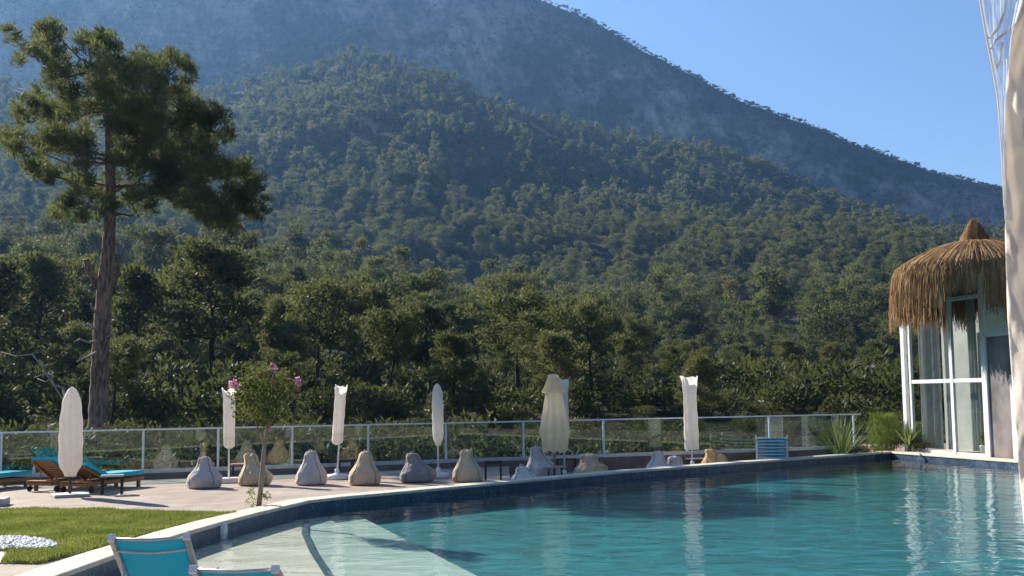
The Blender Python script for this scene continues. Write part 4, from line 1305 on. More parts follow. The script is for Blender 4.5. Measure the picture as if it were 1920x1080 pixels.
# bleached dead tree top poking out left of the giant pine
dt = at_depth(60, 740, 43.0); o = thing('dead_tree', 'small leafless tree with bleached branches behind the left parasol cover', 'dead tree', (dt.x, dt.y, height(dt.x, dt.y) - .2))
O0 = Vector(o.location); b = MB()
def dbr(pts, w, dz=.1):
    pp = [at_depth(x, y, 43.0 + dz * i) - O0 for i, (x, y) in enumerate(pts)]
    b.tube(pp, [w * (1 - .7 * i / len(pp)) for i in range(len(pp))], 6)
b.tube([Vector((1.0, 0, 0)), at_depth(128, 770, 43) - O0, at_depth(118, 728, 43) - O0], [.07, .05, .035], 7)
dbr([(118, 728), (108, 724), (101, 722), (96, 712), (84, 716), (70, 710)], .032); dbr([(96, 712), (100, 704), (90, 700), (78, 703), (64, 708)], .026)
dbr([(82, 702), (80, 694)], .016); dbr([(101, 706), (98, 698)], .016); dbr([(118, 750), (80, 690), (60, 664), (30, 668), (2, 660)], .03); dbr([(60, 664), (70, 655), (80, 663)], .018)
b.build('branch', M['dead'], o)

_off = offset(pool, .44)
def behind(px, extra):
    d = ray(px, HOR)
    for a, c in ((_off[8], _off[9]), (_off[9], _off[10]), (_off[10], _off[11])):
        e = c - a; t = (a.x * d.y - a.y * d.x) / (e.y * d.x - e.x * d.y)
        if -.01 <= t <= 1.01:
            q = a + e * t; n_ = Vector((-e.y, e.x)).normalized()
            if n_.y < 0: n_ = -n_
            k = extra / (n_.x * d.x + n_.y * d.y); return Vector((q.x + d.x * k, q.y + d.y * k, SUNK))
# ------------------------------------------------------------------ parasols in their covers
def mpp(py, px):            # metres per photo pixel for something standing on the terrace at (px, py)
    return P(px, py).y / FPX
def base_slab(o, w, d, h, m, rot=0.0):
    b = MB(); b.box((0, 0, h / 2 + .004), (w, d, h), Matrix.Rotation(rot, 3, 'Z')); return b.build('base', m, o)
def base_round(o, r, h, m):
    b = MB(); b.lathe([(r * .97, .004), (r, .03), (r, h * .55), (r * .93, h * .8), (r * .35, h), (.05, h + .02)], 32)
    b.lathe([(.06, h), (.055, h + .10), (.04, h + .11)], 14)
    return b.build('base', m, o)
def cover_mesh(z0, z1, prof, seed, flare=0.0, tilt=(0, 0), ripple=.07):
    """prof: list of (t, radius)"""
    R = random.Random(seed); ph = [R.uniform(0, 6.28) for _ in range(6)]
    ts = [i / 34 for i in range(35)]
    pr = [(float(np.interp(t, [q[0] for q in prof], [q[1] for q in prof])), z0 + (z1 - z0) * t) for t in ts]
    b = MB(); nn = 72
    def fn(v, th, j):
        t = ts[j]
        k = 1 + ripple * (.5 * math.sin(4 * th + ph[0] + t * 1.5) + .35 * math.sin(7 * th + ph[1] - 2 * t) + .25 * math.sin(11 * th + ph[2] + 3 * t) + .45 * abs(math.sin(4.5 * th + ph[4] + .8 * t)) ** .5) + .03 * math.sin(t * 30 + ph[3] + 2 * math.sin(th))
        if flare:
            f = max(0, (t - .86) / .14) ** 1.6
            k *= 1 + flare * f * (.55 + .45 * math.cos(2 * th + ph[4])) + .12 * f * math.sin(5 * th + ph[5])
            v = v + Vector((0, 0, f * (.035 * math.sin(3 * th + ph[0]) + .03 * math.cos(5 * th + ph[2]))))
        return Vector((v.x * k + tilt[0] * (v.z - z0) , v.y * k + tilt[1] * (v.z - z0), v.z))
    b.lathe(pr, nn, fn, caps=False)
    return b, pr
def parasol(px, py, ytop, ybot, wpx, style, label, tilt=0.0, base='round', bw=44, pole=.022, pole_m=None, gap=1.2):
    loc = P(px, py); s = mpp(py, px)
    if px > 955: loc = behind(px, gap); s = loc.y / FPX
    o = thing('parasol', label, 'parasol', loc, 0, 'parasols closed up in covers')
    z1, z0, r = at_depth(px, ytop, loc.y).z - loc.z, at_depth(px, ybot, loc.y).z - loc.z, wpx * s / 2
    if base == 'round': base_round(o, bw * s / 2, .14, M['base_white'])
    elif base == 'slab': base_slab(o, bw * s, bw * s * .92, .11, M['base_white'], .25)
    else: base_slab(o, bw * s, bw * s * 1.0, .06, M['base_stone'], .5)
    b = MB(); b.tube([(0, 0, .05), (tilt * (z0 - .1), 0, z0), (tilt * (z1 - .1), 0, z1 - .06)], [pole, pole, pole * .8], 12); b.build('pole', pole_m or M['pole_white'], o)
    if style == 'flare':
        prof = [(0, r * .35), (.015, r * .75), (.05, r * .9), (.12, r * .95), (.5, r), (.85, r * .98), (1, r * 1.08)]
        cb, pr = cover_mesh(z0, z1, prof, int(px), .14, (tilt, 0), .12)
    elif style == 'frayed':
        prof = [(0, r * .92), (.03, r * .95), (.3, r * .96), (.7, r * .85), (.9, r * .93), (1, r * 1.04)]
        cb, pr = cover_mesh(z0, z1, prof, int(px), .10, (tilt, 0), .10)
    elif style == 'bullet':
        prof = [(0, r * .34), (.05, r * .62), (.11, r * .92), (.3, r), (.62, r), (.85, r * .88), (.95, r * .62), (.985, r * .32), (1, r * .06)]
        cb, pr = cover_mesh(z0, z1, prof, int(px), 0, (tilt, 0), .11)
    else:
        prof = [(0, r * .46), (.05, r * .60), (.085, r * .84), (.125, r * .97), (.40, r * 1.0), (.66, r * .93), (.84, r * .78), (.93, r * .56), (.98, r * .30), (1, r * .05)]
        cb, pr = cover_mesh(z0, z1, prof, int(px), 0, (tilt, 0), .15)
    cb.build('cover', M['cover'], o)
    b = MB(); zt = z0 + (z1 - z0) * .18; rt = float(np.interp(.18, [q[0] for q in prof], [q[1] for q in prof]))
    b.lathe([(rt * 1.06, zt - .012), (rt * 1.10, zt), (rt * 1.06, zt + .012)], 24, lambda v, th, j: Vector((v.x + tilt * (zt - z0), v.y, v.z)), caps=False)
    if style in ('flare', 'bullet'): b.build('strap', M['cover'], o)
    return o, s
parasol(131, 931, 725, 893, 40, 'sack', 'fat white covered parasol beside the wooden loungers, on a flat stone slab', .0, 'stone', 62, .026, M['dark_metal'])
parasol(429, 905, 731, 841, 21, 'flare', 'white covered parasol with flared top just left of the pink flowering tree', -.01, 'slab', 46)
parasol(632, 899, 725, 834, 20, 'flare', 'white covered parasol leaning right, between a grey and a sand bean bag', .068, 'round', 40)
parasol(822, 896, 719, 836, 19, 'bullet', 'slim white covered parasol with rounded top between slate and sand bean bags', -.008, 'round', 42)
parasol(1056, 887, 712, 822, 20, 'frayed', 'white covered parasol half hidden behind the folded cream parasol', .0, 'round', 40)
parasol(1295, 873, 708, 843, 26, 'frayed', 'wide frayed white covered parasol standing right of the lilac bean bags', -.015, 'round', 40)

# folded cream parasol without a cover
loc = behind(1038, .55); s = loc.y / FPX
cr = thing('parasol', 'folded cream parasol without a cover, its scalloped cloth hanging in pleats', 'parasol', loc)
z_ = lambda py: at_depth(1038, py, loc.y).z - SUNK
b = MB(); b.tube([(0, 0, .02), (0, 0, z_(702))], .028, 12); b.build('pole', M['tan_wood'], cr)
base_round(cr, .26, .10, M['base_white'])
def pleats(b, prof, nple, depth, scal, ph):
    n = 64; zs = [p_[1] for p_ in prof]
    def fn(v, th, j):
        t = j / (len(prof) - 1)
        k = 1 + depth * t * math.cos(nple * th + ph) + .05 * t * math.sin(3 * th + 1)
        dz = scal * (t ** 8) * math.cos(nple * th + ph + 1.2 * math.sin(th)) if scal else 0
        return Vector((v.x * k, v.y * k, v.z + dz))
    b.lathe(prof, n, fn, caps=False)
def dense(pts, n=22):
    ys = np.linspace(0, 1, n); ts = np.linspace(0, 1, len(pts))
    return [(float(np.interp(y, ts, [p_[0] for p_ in pts])), float(np.interp(y, ts, [p_[1] for p_ in pts]))) for y in ys]
hw = lambda px: px * s / 2
b = MB(); pleats(b, dense([(hw(15), z_(706)), (hw(30), z_(735)), (hw(38), z_(758)), (hw(45), z_(780)), (hw(51), z_(797)), (hw(56), z_(812)), (hw(47), z_(818)), (hw(44), z_(832)), (hw(41), z_(847))]), 9, .16, .035, .4)
b.build('canopy', M['cream'], cr)
b = MB(); pleats(b, dense([(hw(10), z_(701.5)), (hw(18), z_(703)), (hw(28), z_(718)), (hw(42), z_(736))], 12), 8, .12, .02, 0); b.build('vent_cap', M['cream'], cr)

# loose slab at the left edge of the frame
q = P(-14, 948); o = thing('stone_slab', 'grey slab of a parasol base at the left edge of the terrace', 'stone slab', q)
b = MB(); b.box((0, 0, .07), (.52, .5, .13), Matrix.Rotation(.2, 3, 'Z')); b.build('slab', M['base_stone'], o)
b = MB(); b.lathe([(.04, .13), (.04, .3), (.03, .32)], 14); b.build('socket', M['dark_metal'], o)

# ------------------------------------------------------------------ bean bags
def bean_bag(px, py, ytop, wpx, m, label, head=(0, 0), seat=(0, 0), headr=.40, ears=0.0, squash=1.0, back=0.0, slump=0.0, gap=.6, loc=None, s=None, hh=None):
    loc = loc or P(px, py); s = s or mpp(py, px)
    H = hh or (py - ytop) * s; Rb = wpx * s / 2
    if px > 955:                                       # these stand on the sunken strip
        loc = behind(px, gap); s = loc.y / FPX
        H = at_depth(px, ytop, loc.y).z - SUNK; Rb = wpx * s / 2 * 1.12
    o = thing('bean_bag', label, 'bean bag', loc, 0, 'bean bags along the railing')
    R = random.Random(int(px * 7 + ytop)); ph = [R.uniform(0, 6.28) for _ in range(8)]
    b = MB(); nz = 40
    prof = []
    for j in range(nz + 1):
        t = 1 - (1 - j / nz) ** 1.7
        rr = float(np.interp(t, [0, .03, .10, .24, .38, .52, .66, .79, .87, .93, .965, .985, .996, 1.0],
                             [.84, .95, 1.0, .99, .91, max(.71, headr + .16), max(.52, headr + .05), headr + .02, headr * 1.0, headr * .86, headr * .70, headr * .50, headr * .26, .01]))
        prof.append((rr * Rb, H * t))
    def fn(v, th, j):
        t = 1 - (1 - j / nz) ** 1.7
        k = 1 + .035 * math.sin(3 * th + ph[0] + t * 2) + .022 * math.sin(6 * th + ph[1] - 4 * t) + .018 * math.sin(10 * th + ph[2] + 9 * t) + .012 * math.sin(t * 26 + ph[3] + 3 * math.sin(th))
        k += .05 * noise.fractal((math.cos(th) * 1.3 + ph[0], math.sin(th) * 1.3, t * 2.6 + ph[1]), .8, 2.1, 3)
        hx, hy = head[0] * Rb, head[1] * Rb
        w = max(0, (t - .35) / .65) ** 1.2
        x, y = v.x * k + hx * w, v.y * k * squash + hy * w
        ws = max(0, 1 - abs(t - .32) / .45)
        x += seat[0] * Rb * ws * (.5 + .5 * math.cos(th - (0 if seat[0] > 0 else math.pi)))
        y += seat[1] * Rb * ws * (.5 + .5 * math.cos(th + math.pi / 2))
        z = v.z
        if ears and t > .82:
            e = (t - .82) / .18
            x = hx * w + (x - hx * w) * (1 + .3 * e)
            z += H * ears * e * (abs(math.cos(th)) ** 1.5 - .35)
        z *= 1 - slump * (.5 + .5 * math.sin(th)) * t
        return Vector((x, y, max(z, .004)))
    b.lathe(prof, 56, fn)
    bag = b.build('bag', m, o)
    # carry strap and seam piping
    b = MB(); hz = H * .965
    b.tube([(head[0] * Rb - .05, head[1] * Rb - .03, hz), (head[0] * Rb - .03, head[1] * Rb - .05, hz + .05), (head[0] * Rb + .03, head[1] * Rb - .05, hz + .05), (head[0] * Rb + .05, head[1] * Rb - .03, hz)], .010, 6)
    b.build('strap', m, o)
    for ang0 in (-2.3, -.75):
        b = MB(); pts = []
        for j in range(2, nz - 2):
            r_, z = prof[j]; v = fn(Vector((r_ * 1.004 * math.cos(ang0), r_ * 1.004 * math.sin(ang0), z)), ang0, j); pts.append(v)
        b.tube(pts, .008, 5); b.build('seam', M['seam'], o)
    return o
G, S_, N_, T_, L_ = M['bag_grey'], M['bag_slate'], M['bag_sand'], M['bag_tan'], M['bag_pale']
bean_bag(382, 915, 857, 62, G, 'leftmost grey bean bag, its head leaning left, left of the slab based parasol', head=(.05, 0), seat=(.12, -.2), headr=.40)
bean_bag(477, 910, 853, 58, N_, 'sand coloured bean bag with two peaked corners behind the flowering tree', head=(-.32, .1), seat=(.25, -.1), headr=.42, ears=.07)
bean_bag(583, 909, 846, 58, G, 'upright pear shaped grey bean bag left of the leaning parasol', head=(-.02, .1), headr=.42)
bean_bag(684, 909, 847, 60, N_, 'upright sand coloured bean bag right of the leaning parasol', head=(.05, .1), headr=.40)
bean_bag(781, 904, 850, 60, S_, 'dark slate bean bag left of the slim round topped parasol', head=(-.30, .05), seat=(.3, 0), headr=.44)
bean_bag(877, 903, 845, 58, N_, 'sand coloured bean bag with crumpled head right of the slim parasol', head=(-.08, .1), headr=.40, ears=.03)
bean_bag(1010, 891, 836, 56, G, 'tall grey bean bag directly left of the folded cream parasol', gap=1.3, head=(-.22, .1), seat=(.3, 0), headr=.40)
bean_bag(982, 899, 873, 54, L_, 'low slumped pale bean bag at the pool edge in front of a taller grey one', head=(-.2, .2), headr=.42, slump=.15, gap=.4)
bean_bag(1103, 889, 851, 56, N_, 'broad backed sand bean bag right of the folded cream parasol', gap=1.2, head=(-.05, .15), headr=.50, ears=.02)
bean_bag(1120, 892, 869, 44, T_, 'small tan bean bag lying in front of the broad sand one', head=(.2, .3), headr=.52, slump=.2, gap=.35)
bean_bag(1230, 884, 847, 42, L_, 'taller of the two pale lilac bean bags left of the frayed parasol', head=(.05, .1), headr=.46, ears=.03)
bean_bag(1262, 886, 855, 36, G, 'shorter greyish bean bag touching the frayed parasol\'s left side', head=(.0, .1), headr=.62)
bean_bag(1332, 880, 842, 36, T_, 'tan bean bag right of the frayed parasol, the rear one of two', gap=1.0, head=(-.15, .2), headr=.5, ears=.03)
bean_bag(1346, 882, 852, 36, T_, 'low rounded tan bean bag in front of another right of the frayed parasol', gap=.45, head=(.0, .1), headr=.60)

# ------------------------------------------------------------------ side tables
def side_table(px, py, ytop, wpx, top, label, depth=None, rot=0.0, legm=None, gap=1.9):
    loc = P(px, py) if px < 955 else behind(px, gap); s = loc.y / FPX; h = at_depth(px, ytop, loc.y).z - loc.z; w = wpx * s; d = depth or w
    o = thing('side_table', label, 'side table', loc, rot, 'small side tables')
    b = MB(); b.box((0, 0, h - .02), (w, d, .036)); b.build('tabletop', top, o)
    lm = legm or M['dark_metal']
    b = MB()
    for sy in (-1, 1): b.box((0, sy * (d / 2 - .03), h - .055), (w - .08, .025, .03))
    for sx_ in (-1, 1): b.box((sx_ * (w / 2 - .03), 0, h - .055), (.025, d - .08, .03))
    b.build('apron', lm, o)
    for sx_ in (-1, 1):
        for sy in (-1, 1):
            b = MB(); b.box((sx_ * (w / 2 - .03), sy * (d / 2 - .03), (h - .04) / 2), (.042, .042, h - .04)); b.build('leg', lm, o)
    return o
side_table(925, 899, 863, 33, M['dark_top'], 'black side table standing alone beside the sand bean bag')
side_table(1059, 884, 857, 38, M['tan_wood'], 'tan topped side table behind the cream parasol by the railing')
side_table(446, 900, 869, 28, M['tan_wood'], 'tan topped side table between the slab based parasol and a sand bean bag')
side_table(648, 893, 860, 30, M['dark_top'], 'dark side table behind the upright sand bean bag')
side_table(1297, 876, 858, 34, M['base_white'], 'white topped dark side table at the foot of the frayed parasol')
side_table(210, 927, 890, 40, M['grey_metal'], 'slim side table with dark legs in front of the turquoise lounger', .36, .25)
# round tray table at the cream parasol's foot
loc = behind(1038, .55); s = loc.y / FPX
o = thing('side_table', 'low round tan table around the cream parasol pole', 'side table', loc)
b = MB(); b.lathe([(.29, .39), (.30, .40), (.30, .422), (.29, .43)], 32); b.build('tabletop', M['tan_wood'], o)
for k in range(3):
    a = k * 2.09 + .4
    b = MB(); b.tube([(.24 * math.cos(a), .24 * math.sin(a), 0), (.16 * math.cos(a), .16 * math.sin(a), .395)], .018, 8); b.build('leg', M['dark_metal'], o)

# small white bottle on the kerb
q = on_rail(67) - RAIL_N * .07
o = thing('bottle', 'small white bottle left standing on the kerb behind the loungers', 'bottle', (q.x, q.y, .245))
b = MB(); b.lathe([(.034, 0), (.036, .01), (.036, .11), (.028, .14), (.014, .155), (.014, .175)], 16); b.build('body', M['base_white'], o)
b = MB(); b.lathe([(.017, .175), (.017, .205), (.012, .21)], 12); b.build('cap', M['base_white'], o)

# ------------------------------------------------------------------ teak loungers with turquoise cushions
def teak_lounger(loc, rz, label, raise_deg):
    o = thing('sun_lounger', label, 'sun lounger', loc, rz, 'teak loungers with turquoise cushions')
    W, L, zf = .66, 2.0, .18
    hy = .72                                           # hinge of the backrest, head at y = 0
    b = MB()
    for sx_ in (-1, 1): b.box((sx_ * (W / 2 - .025), L / 2, zf), (.045, L, .085))
    for y in (.03, hy + .02, L - .03): b.box((0, y, zf - .01), (W - .09, .05, .06))
    b.build('frame', M['teak'], o)
    b = MB()
    for k in range(10):
        y = hy + .10 + k * (L - hy - .15) / 9.6; b.box((0, y, zf + .035), (W - .094, .085, .02))
    b.build('seat_slats', M['teak'], o)
    b = MB()
    for k in range(2): b.box((0, .05 + k * .11, zf + .052), (W - .02, .09, .024))
    b.build('end_slats', M['teak_painted_sunlit'], o)
    for sx_ in (-1, 1):
        for y in (.28, L - .18):
            b = MB(); b.box((sx_ * (W / 2 - .03), y, (zf - .04) / 2), (.06, .07, zf - .045)); b.build('leg', M['teak'], o)
    for sx_ in (-1, 1):
        b = MB(); b.tube([(sx_ * (W / 2 + .005), .14, .068), (sx_ * (W / 2 + .045), .14, .068)], .065, 18, smooth=False); b.build('wheel', M['black_rubber'], o)
    a = math.radians(raise_deg); Lb = .76
    br = Matrix.Rotation(-a, 3, 'X')                   # rotates -y up
    def bk(x, d, h): return Vector((x, hy, zf + .05)) + Vector((0, -d * math.cos(a) + -h * -math.sin(a) * -1 * -1, d * math.sin(a))) + Vector((0, h * math.sin(a), h * math.cos(a)))
    def bk(x, d, h): return Vector((x, hy - d * math.cos(a) + h * math.sin(a), zf + .05 + d * math.sin(a) + h * math.cos(a)))
    rot = Matrix.Rotation(-a, 3, 'X')
    b = MB()
    for sx_ in (-1, 1): b.box(bk(sx_ * (W / 2 - .08), Lb / 2, 0), (.04, Lb, .04), rot)
    for k in range(8): b.box(bk(0, .05 + k * (Lb - .09) / 7, .032), (W - .14, .07, .018), rot)
    b.build('backrest', M['teak'], o)
    for sx_ in (-1, 1):
        p0 = bk(sx_ * (W / 2 - .12), Lb * .62, -.02); b = MB(); b.tube([p0, Vector((sx_ * (W / 2 - .12), .30, zf))], .014, 8); b.build('prop', M['teak'], o)
    # cushion: seat pad and back pad bent at the hinge
    b = MB(); th = .085; n = 28
    def cpt(t, x, h):
        d = t * (Lb + L - hy)
        if d < Lb: 
            return bk(x, Lb - d, .045 + h)
        return Vector((x, hy + (d - Lb), zf + .05 + .045 + h))
    ringp = [(-1, .12), (-.97, .0), (.97, .0), (1, .12), (1, .88), (.97, 1.0), (0, 1.04), (-.97, 1.0), (-1, .88)]
    Vv = []
    for i in range(n + 1):
        t = i / n
        tuft = -.010 if i % 7 == 0 else 0
        for (x, h) in ringp: Vv.append(cpt(t, x * (W / 2 - .015), h * th + (tuft if h > .9 else 0)))
    m_ = len(ringp)
    Ff = [(i * m_ + k, i * m_ + (k + 1) % m_, (i + 1) * m_ + (k + 1) % m_, (i + 1) * m_ + k) for i in range(n) for k in range(m_)]
    Ff += [tuple(range(m_))[::-1], tuple(range(n * m_, (n + 1) * m_))]
    b.add(Vv, Ff); cu = b.build('cushion', M['turq'], o)
    b = MB()
    for sx_ in (-1, 1):
        b.tube([cpt(i / n, sx_ * (W / 2 - .012), th * .97) for i in range(n + 1)], .007, 5)
    b.build('piping', M['turq_edge'], cu)
    return o
ax = P(235, 911) - P(117, 925); rz = math.atan2(-ax.x, ax.y)
rgt = Vector((ax.y, -ax.x, 0)).normalized()
h0 = P(117, 925) - ax.normalized() * .28 - rgt * .30 + Vector((.60, .15, 0))
teak_lounger(h0, rz, 'teak lounger with turquoise cushion and raised back, right of the white parasol cover', 24)
teak_lounger(h0 - rgt * .98 + ax.normalized() * .1, rz, 'teak lounger behind the white parasol cover, its back raised higher', 33)
teak_lounger(h0 + (P(27, 911) - P(235, 911)), rz, 'teak lounger cut off by the left edge, only its turquoise foot end showing', 20)

# ------------------------------------------------------------------ sling loungers: a stack by the railing, two at the near edge
def tube_path(b, pts, r, n=10): b.tube(pts, r, n)
def sling_lounger(name, label, loc, rz, back_deg, W=.62, L=1.95, hinge=.72, zf=.33, group=None, stack=False):
    o = thing(name, label, 'sun lounger', loc, rz, group)
    a = math.radians(back_deg); Lb = hinge
    gm = M['grey_metal']
    for sx_ in (-1, 1):
        b = MB(); b.box((sx_ * W / 2, (hinge + L) / 2, zf), (.035, L - hinge, .05)); b.build('side_rail', gm, o)
    def bk(x, d, h): return Vector((x, hinge - d * math.cos(a) + h * math.sin(a), zf + .0 + d * math.sin(a) + h * math.cos(a)))
    rot = Matrix.Rotation(-a, 3, 'X')
    for sx_ in (-1, 1):
        b = MB(); b.box(bk(sx_ * W / 2, Lb / 2, 0), (.04, Lb, .045), rot); fr = b.build('back_rail', gm, o)
        b = MB(); b.box(bk(sx_ * W / 2, Lb + .012, .0), (.052, .03, .055), rot); b.build('end_cap', M['white_metal'], fr)
    b = MB(); b.tube([bk(-W / 2, Lb - .015, .008), bk(0, Lb - .03, .0), bk(W / 2, Lb - .015, .008)], .013, 10); b.build('top_bar', M['grey_metal'], o)
    b = MB(); b.tube([bk(W / 2 * (-1 + 2 * k / 12), Lb - .15 - .045 * math.sin(math.pi * k / 12), -.02) for k in range(13)], .011, 10); b.build('brace', gm, o)
    b = MB(); b.grid(lambda u, v: bk((u - .5) * (W - .035), Lb * (.985 - v * .985) - .03 * math.sin(math.pi * u) * (1 - v) ** 3, .012 - .03 * math.sin(math.pi * u) * (.4 + .6 * math.sin(math.pi * min(1, v * 1.1)))), 14, 20)
    b.build('back_sling', M['sling'], o, .003)
    b = MB(); b.grid(lambda u, v: Vector(((u - .5) * (W - .035), hinge + (L - hinge) * v, zf + .015 - .03 * math.sin(math.pi * u))), 12, 16)
    b.build('seat_sling', M['sling'], o, .003)
    for y in (hinge + .12, L - .2):
        b = MB(); b.tube([(-W / 2, y, zf), (-W / 2, y, .02), (-W / 2, y + .10, .012)], .018, 8); b.build('leg', gm, o)
        b = MB(); b.tube([(W / 2, y, zf), (W / 2, y, .02), (W / 2, y + .10, .012)], .018, 8); b.build('leg', gm, o)
    if not stack:
        b = MB()
        for sx_ in (-1, 1): b.tube([bk(sx_ * (W / 2 - .03), Lb * .55, -.02), Vector((sx_ * (W / 2 - .03), hinge - .30, .02))], .013, 8)
        b.build('prop', gm, o)
    return o
hd = at_depth(283, 1009, 9.33); 
zt = hd.z; Lb = .78
sl = sling_lounger('sling_lounger', 'turquoise mesh sling lounger at the near pool edge, backrest raised', (0, 0, 0), math.radians(5), 36, W=.575, hinge=.78, zf=.36, L=1.62)
top_local = Vector((0, .78 - .78 * math.cos(math.radians(36)), .36 + .78 * math.sin(math.radians(36))))
sl.location = (hd.x, hd.y - top_local.y, hd.z - top_local.z)
NEAR_DZ = hd.z - top_local.z
hd2 = at_depth(438, 1069, 8.0)
s2_ = sling_lounger('sling_lounger', 'lower turquoise sling lounger, only its top bar showing at the bottom edge', (0, 0, 0), math.radians(-4), 29.7, W=.56, hinge=.78, zf=.36, L=2.0)
tl2 = Vector((0, .78 - .78 * math.cos(math.radians(29.7)), .36 + .78 * math.sin(math.radians(29.7))))
s2_.location = (hd2.x, hd2.y - tl2.y, hd2.z - tl2.z)
print('near lounger heights', NEAR_DZ, hd2.z - tl2.z)

sq = at_depth(1448, 861, 34.6)
for k in range(6):
    o = sling_lounger('sling_lounger', f"{['bottom', 'second from bottom', 'third from bottom', 'third from top', 'second from top', 'top'][k]} turquoise lounger in the stack by the railing", (sq.x, sq.y, SUNK + .06 + k * .098), math.radians(-12.5), 5 if k < 5 else 8,
                      W=.86, L=1.9, zf=.20, group='stacked turquoise loungers', stack=True)
    for sx_ in (-1, 1):
        b = MB(); b.box((sx_ * .45, .02, .26), (.04, .05, .26)); b.build('arm', M['white_metal'], o)
    b = MB(); b.box((0, -.012, .222), (.86, .03, .022)); b.build('front_bar', M['white_metal'], o)
    b = MB(); b.box((0, .02, .175), (.80, .012, .062)); b.build('shaded_sling_strip', M['turq_edge'], o)  # added dark strip standing in for the shaded sling between the bars

# ------------------------------------------------------------------ flowering tree
loc = P(486, 949); s = mpp(949, 486)
ft = thing('flowering_tree', 'young crepe myrtle with pink blossoms standing in the terrace by the pool', 'flowering tree', loc)
T0_ = Vector(loc); dq = loc.y
pt = lambda x, y, dz=0.0: at_depth(x, y, dq + dz) - T0_
b = MB()
b.tube([pt(485, 952), pt(489, 915), pt(492, 880), pt(495, 845), pt(499, 815), pt(501, 795)], [5.2 * s, 4.6 * s, 4.3 * s, 4.0 * s, 3.2 * s, 2.4 * s], 10)
R = random.Random(9)
tips = []
for (x0, y0, x1, y1, x2, y2, w) in [(495, 840, 490, 815, 478, 790, 2.4), (501, 800, 506, 760, 512, 700, 1.8), (499, 812, 515, 780, 535, 750, 1.8), (478, 790, 468, 765, 455, 730, 1.5), (501, 800, 490, 760, 482, 715, 1.5),
                                    (506, 760, 525, 735, 552, 715, 1.2), (490, 760, 470, 740, 445, 725, 1.0), (535, 750, 548, 735, 556, 722, .9), (512, 700, 512, 690, 511, 682, .7), (482, 715, 476, 700, 470, 690, .8)]:
    dz = R.uniform(-.35, .35)
    b.tube([pt(x0, y0), pt(x1, y1, dz * .5), pt(x2, y2, dz)], [w * s, w * s * .8, w * s * .4], 6)
b.build('trunk', M['twig'], ft)
puffs = []
for (x, y, r_) in [(470, 770, 26), (500, 778, 24), (528, 765, 24), (452, 745, 20), (478, 735, 28), (510, 738, 30), (540, 735, 24), (462, 715, 20), (490, 708, 24), (520, 712, 24), (546, 716, 16), (470, 696, 12), (505, 696, 16), (455, 770, 12), (500, 755, 26), (535, 700, 10), (481, 790, 12)]:
    for k in range(3):
        puffs.append((pt(x + R.gauss(0, 6), y + R.gauss(0, 6), R.uniform(-.5, .5)), r_ * s * R.uniform(.6, .95)))
cq = puffs_to_quads(puffs, 2300, .066, .036, 1.0, .2, 12)
link('crown', quad_mesh('crown', cq, M['myrtle']), ft)
def cluster(name, spots, m, per, L, seed):
    Rn = np.random.default_rng(seed); Q_ = []
    for (x, y, r_, dz) in spots:
        c = np.array(pt(x, y, dz)); n = per
        p_ = in_ball(n, Rn)
        Q_.append(blades(c + p_ * r_ * s, p_ + Rn.normal(size=(n, 3)) * .6, np.full(n, L), np.full(n, L * .8), Rn))
    link(name, quad_mesh(name, np.concatenate(Q_), m), ft)
cluster('blossom', [(511, 684, 4, 0), (514, 691, 6, 0), (508, 693, 5, 0)], M['bloom'], 60, .042, 1)
cluster('blossom', [(434, 720, 7, 0), (440, 716, 6, 0), (445, 725, 5, 0)], M['bloom'], 40, .042, 2)
cluster('blossom', [(557, 712, 6, 0), (560, 719, 5, 0), (540, 713, 5, 0)], M['bloom'], 50, .042, 3)
cluster('blossom', [(507, 806, 4, -.1)], M['bloom'], 40, .035, 4)
cluster('seed_head', [(486, 703, 5, -.2), (540, 720, 6, -.1), (533, 708, 5, 0), (557, 730, 6, -.1), (447, 733, 5, -.1), (478, 712, 5, -.3), (498, 700, 6, -.2), (522, 703, 5, .1), (463, 708, 5, .1), (552, 742, 5, 0), (512, 716, 6, -.4), (470, 722, 5, -.4)], M['budred'], 45, .035, 5)
pq = [((-.18 + .1 * R.random(), R.uniform(-.1, .1), R.uniform(.05, .28)), .09) for k in range(4)] + [((.10 + .1 * R.random(), R.uniform(-.1, .1), R.uniform(.08, .26)), .08) for k in range(3)]
link('basal_sprout', quad_mesh('basal_sprout', puffs_to_quads(pq, 3500, .05, .026, 1, .5, 8), M['yucca']), ft)

# ------------------------------------------------------------------ yuccas, reeds, potted plant at the pool's far corner
def spiky(name, label, cat, loc, n, L, w, m, seed, droop=.35, stem=.0, spread=1.0, up=.25):
    o = thing(name, label, cat, loc)
    R = random.Random(seed); b = MB()
    for k in range(n):
        az = R.uniform(0, 6.28); el = math.radians(R.uniform(8, 88)) * (1 - up) + up * 1.2; l = L * R.uniform(.65, 1.1)
        d = Vector((math.cos(az) * math.cos(el) * spread, math.sin(az) * math.cos(el) * spread, math.sin(el))).normalized(); sd = Vector((-math.sin(az), math.cos(az), 0)) * w
        p_ = Vector((0, 0, stem + R.uniform(0, .12))); V_ = []
        for i in range(6):
            t = i / 5
            ww = (1 - t ** 2.2) * (.55 + .9 * min(1, t * 3)) * .5 + .02
            V_ += [p_ - sd * ww, p_ + sd * ww]
            d = (d + Vector((0, 0, -droop * .16 * t * (1.3 - math.sin(el))))).normalized(); p_ = p_ + d * l / 5
        b.add(V_, [(2 * i, 2 * i + 1, 2 * i + 3, 2 * i + 2) for i in range(5)])
    b.build('foliage', m, o)
    if stem:
        b = MB(); b.tube([(0, 0, -.05), (.02, 0, stem + .1)], [.07, .05], 9); b.build('stem', M['bark_dark'], o)
    return o
rear = lambda px, dy: (lambda q: Vector((q.x, q.y, SUNK if px < 1660 else 0)))(at_depth(px, 800, dy))
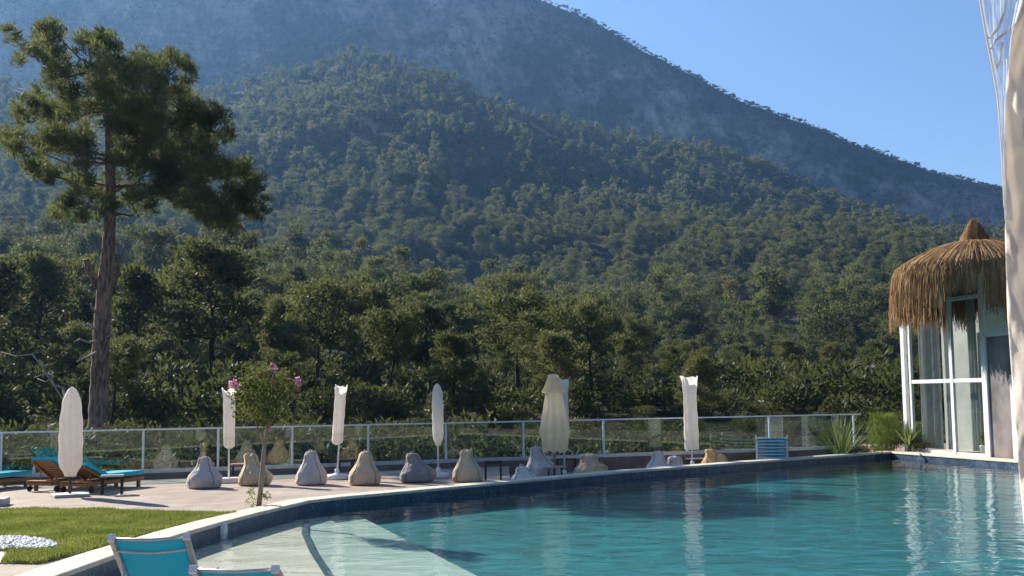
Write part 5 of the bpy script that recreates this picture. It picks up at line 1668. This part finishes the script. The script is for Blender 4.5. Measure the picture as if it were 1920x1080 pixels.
spiky('yucca', 'big pale yucca with long sword leaves at the end of the glass railing', 'yucca', rear(1574, 37.0), 70, 1.4, .052, M['yucca'], 1, .5, .0)
spiky('yucca', 'smaller arching yucca growing against the pavilion\'s left frame', 'yucca', rear(1703, 37.5), 60, .85, .045, M['yucca'], 2, .8, .12)
spiky('yucca', 'low tuft of broad pale leaves at the foot of the big yucca', 'yucca', rear(1566, 36.7), 26, .45, .07, M['yucca'], 5, 1.3, 0, 1, .0)
o = thing('reed_clump', 'bright green feathery reed clump between the yucca and the pavilion', 'reed clump', rear(1655, 38.5))
R_ = np.random.default_rng(4); n = 2600
th = R_.uniform(0, 6.28, n); zz = R_.uniform(.1, 1.45, n); rr_ = (.18 + .34 * np.sin(np.clip(zz / 1.3, 0, 1) * 2.4)) * np.sqrt(R_.random(n))
C_ = np.stack([np.cos(th) * rr_, np.sin(th) * rr_, zz], 1)
link('foliage', quad_mesh('foliage', blades(C_, np.stack([np.cos(th) * .5, np.sin(th) * .5, np.ones(n)], 1) + R_.normal(size=(n, 3)) * .35, R_.uniform(.14, .32, n), np.full(n, .014), R_), M['reed']), o)
b = MB()
for k in range(14):
    a = k * 2.4; b.tube([(.05 * math.cos(a), .05 * math.sin(a), 0), (.25 * math.cos(a), .25 * math.sin(a), 1.05)], [.008, .004], 4)
b.build('stem', M['reed'], o)
for (px, dy, sc, t_) in ((1620, 37.6, .42, 'low olive bush behind the yucca by the terrace corner'), (1684, 38.4, .36, 'low olive bush between the reeds and the pavilion'), (1600, 38.6, .5, 'olive bush just past the end of the railing'),
                         (1722, 37.3, .26, 'small weedy bush at the pavilion sill')):
    o = tag(link('shrub', SHR[rnd.randrange(5)]), t_, 'shrub', 'low bushes at the pool corner'); o.location = rear(px, dy); o.scale = (sc, sc, sc)
pp = (lambda q: q)(F0 + RDIR * (solve_t(1815)) + PN * .45)
pot = spiky('potted_plant', 'small leafy pot plant standing inside the pavilion glass', 'pot plant', (pp.x, pp.y, .03), 36, .42, .05, M['yucca'], 9, .7, .28)
b = MB(); b.lathe([(.11, 0), (.15, .26), (.16, .28), (.13, .285)], 20); b.build('pot', M['base_white'], pot)
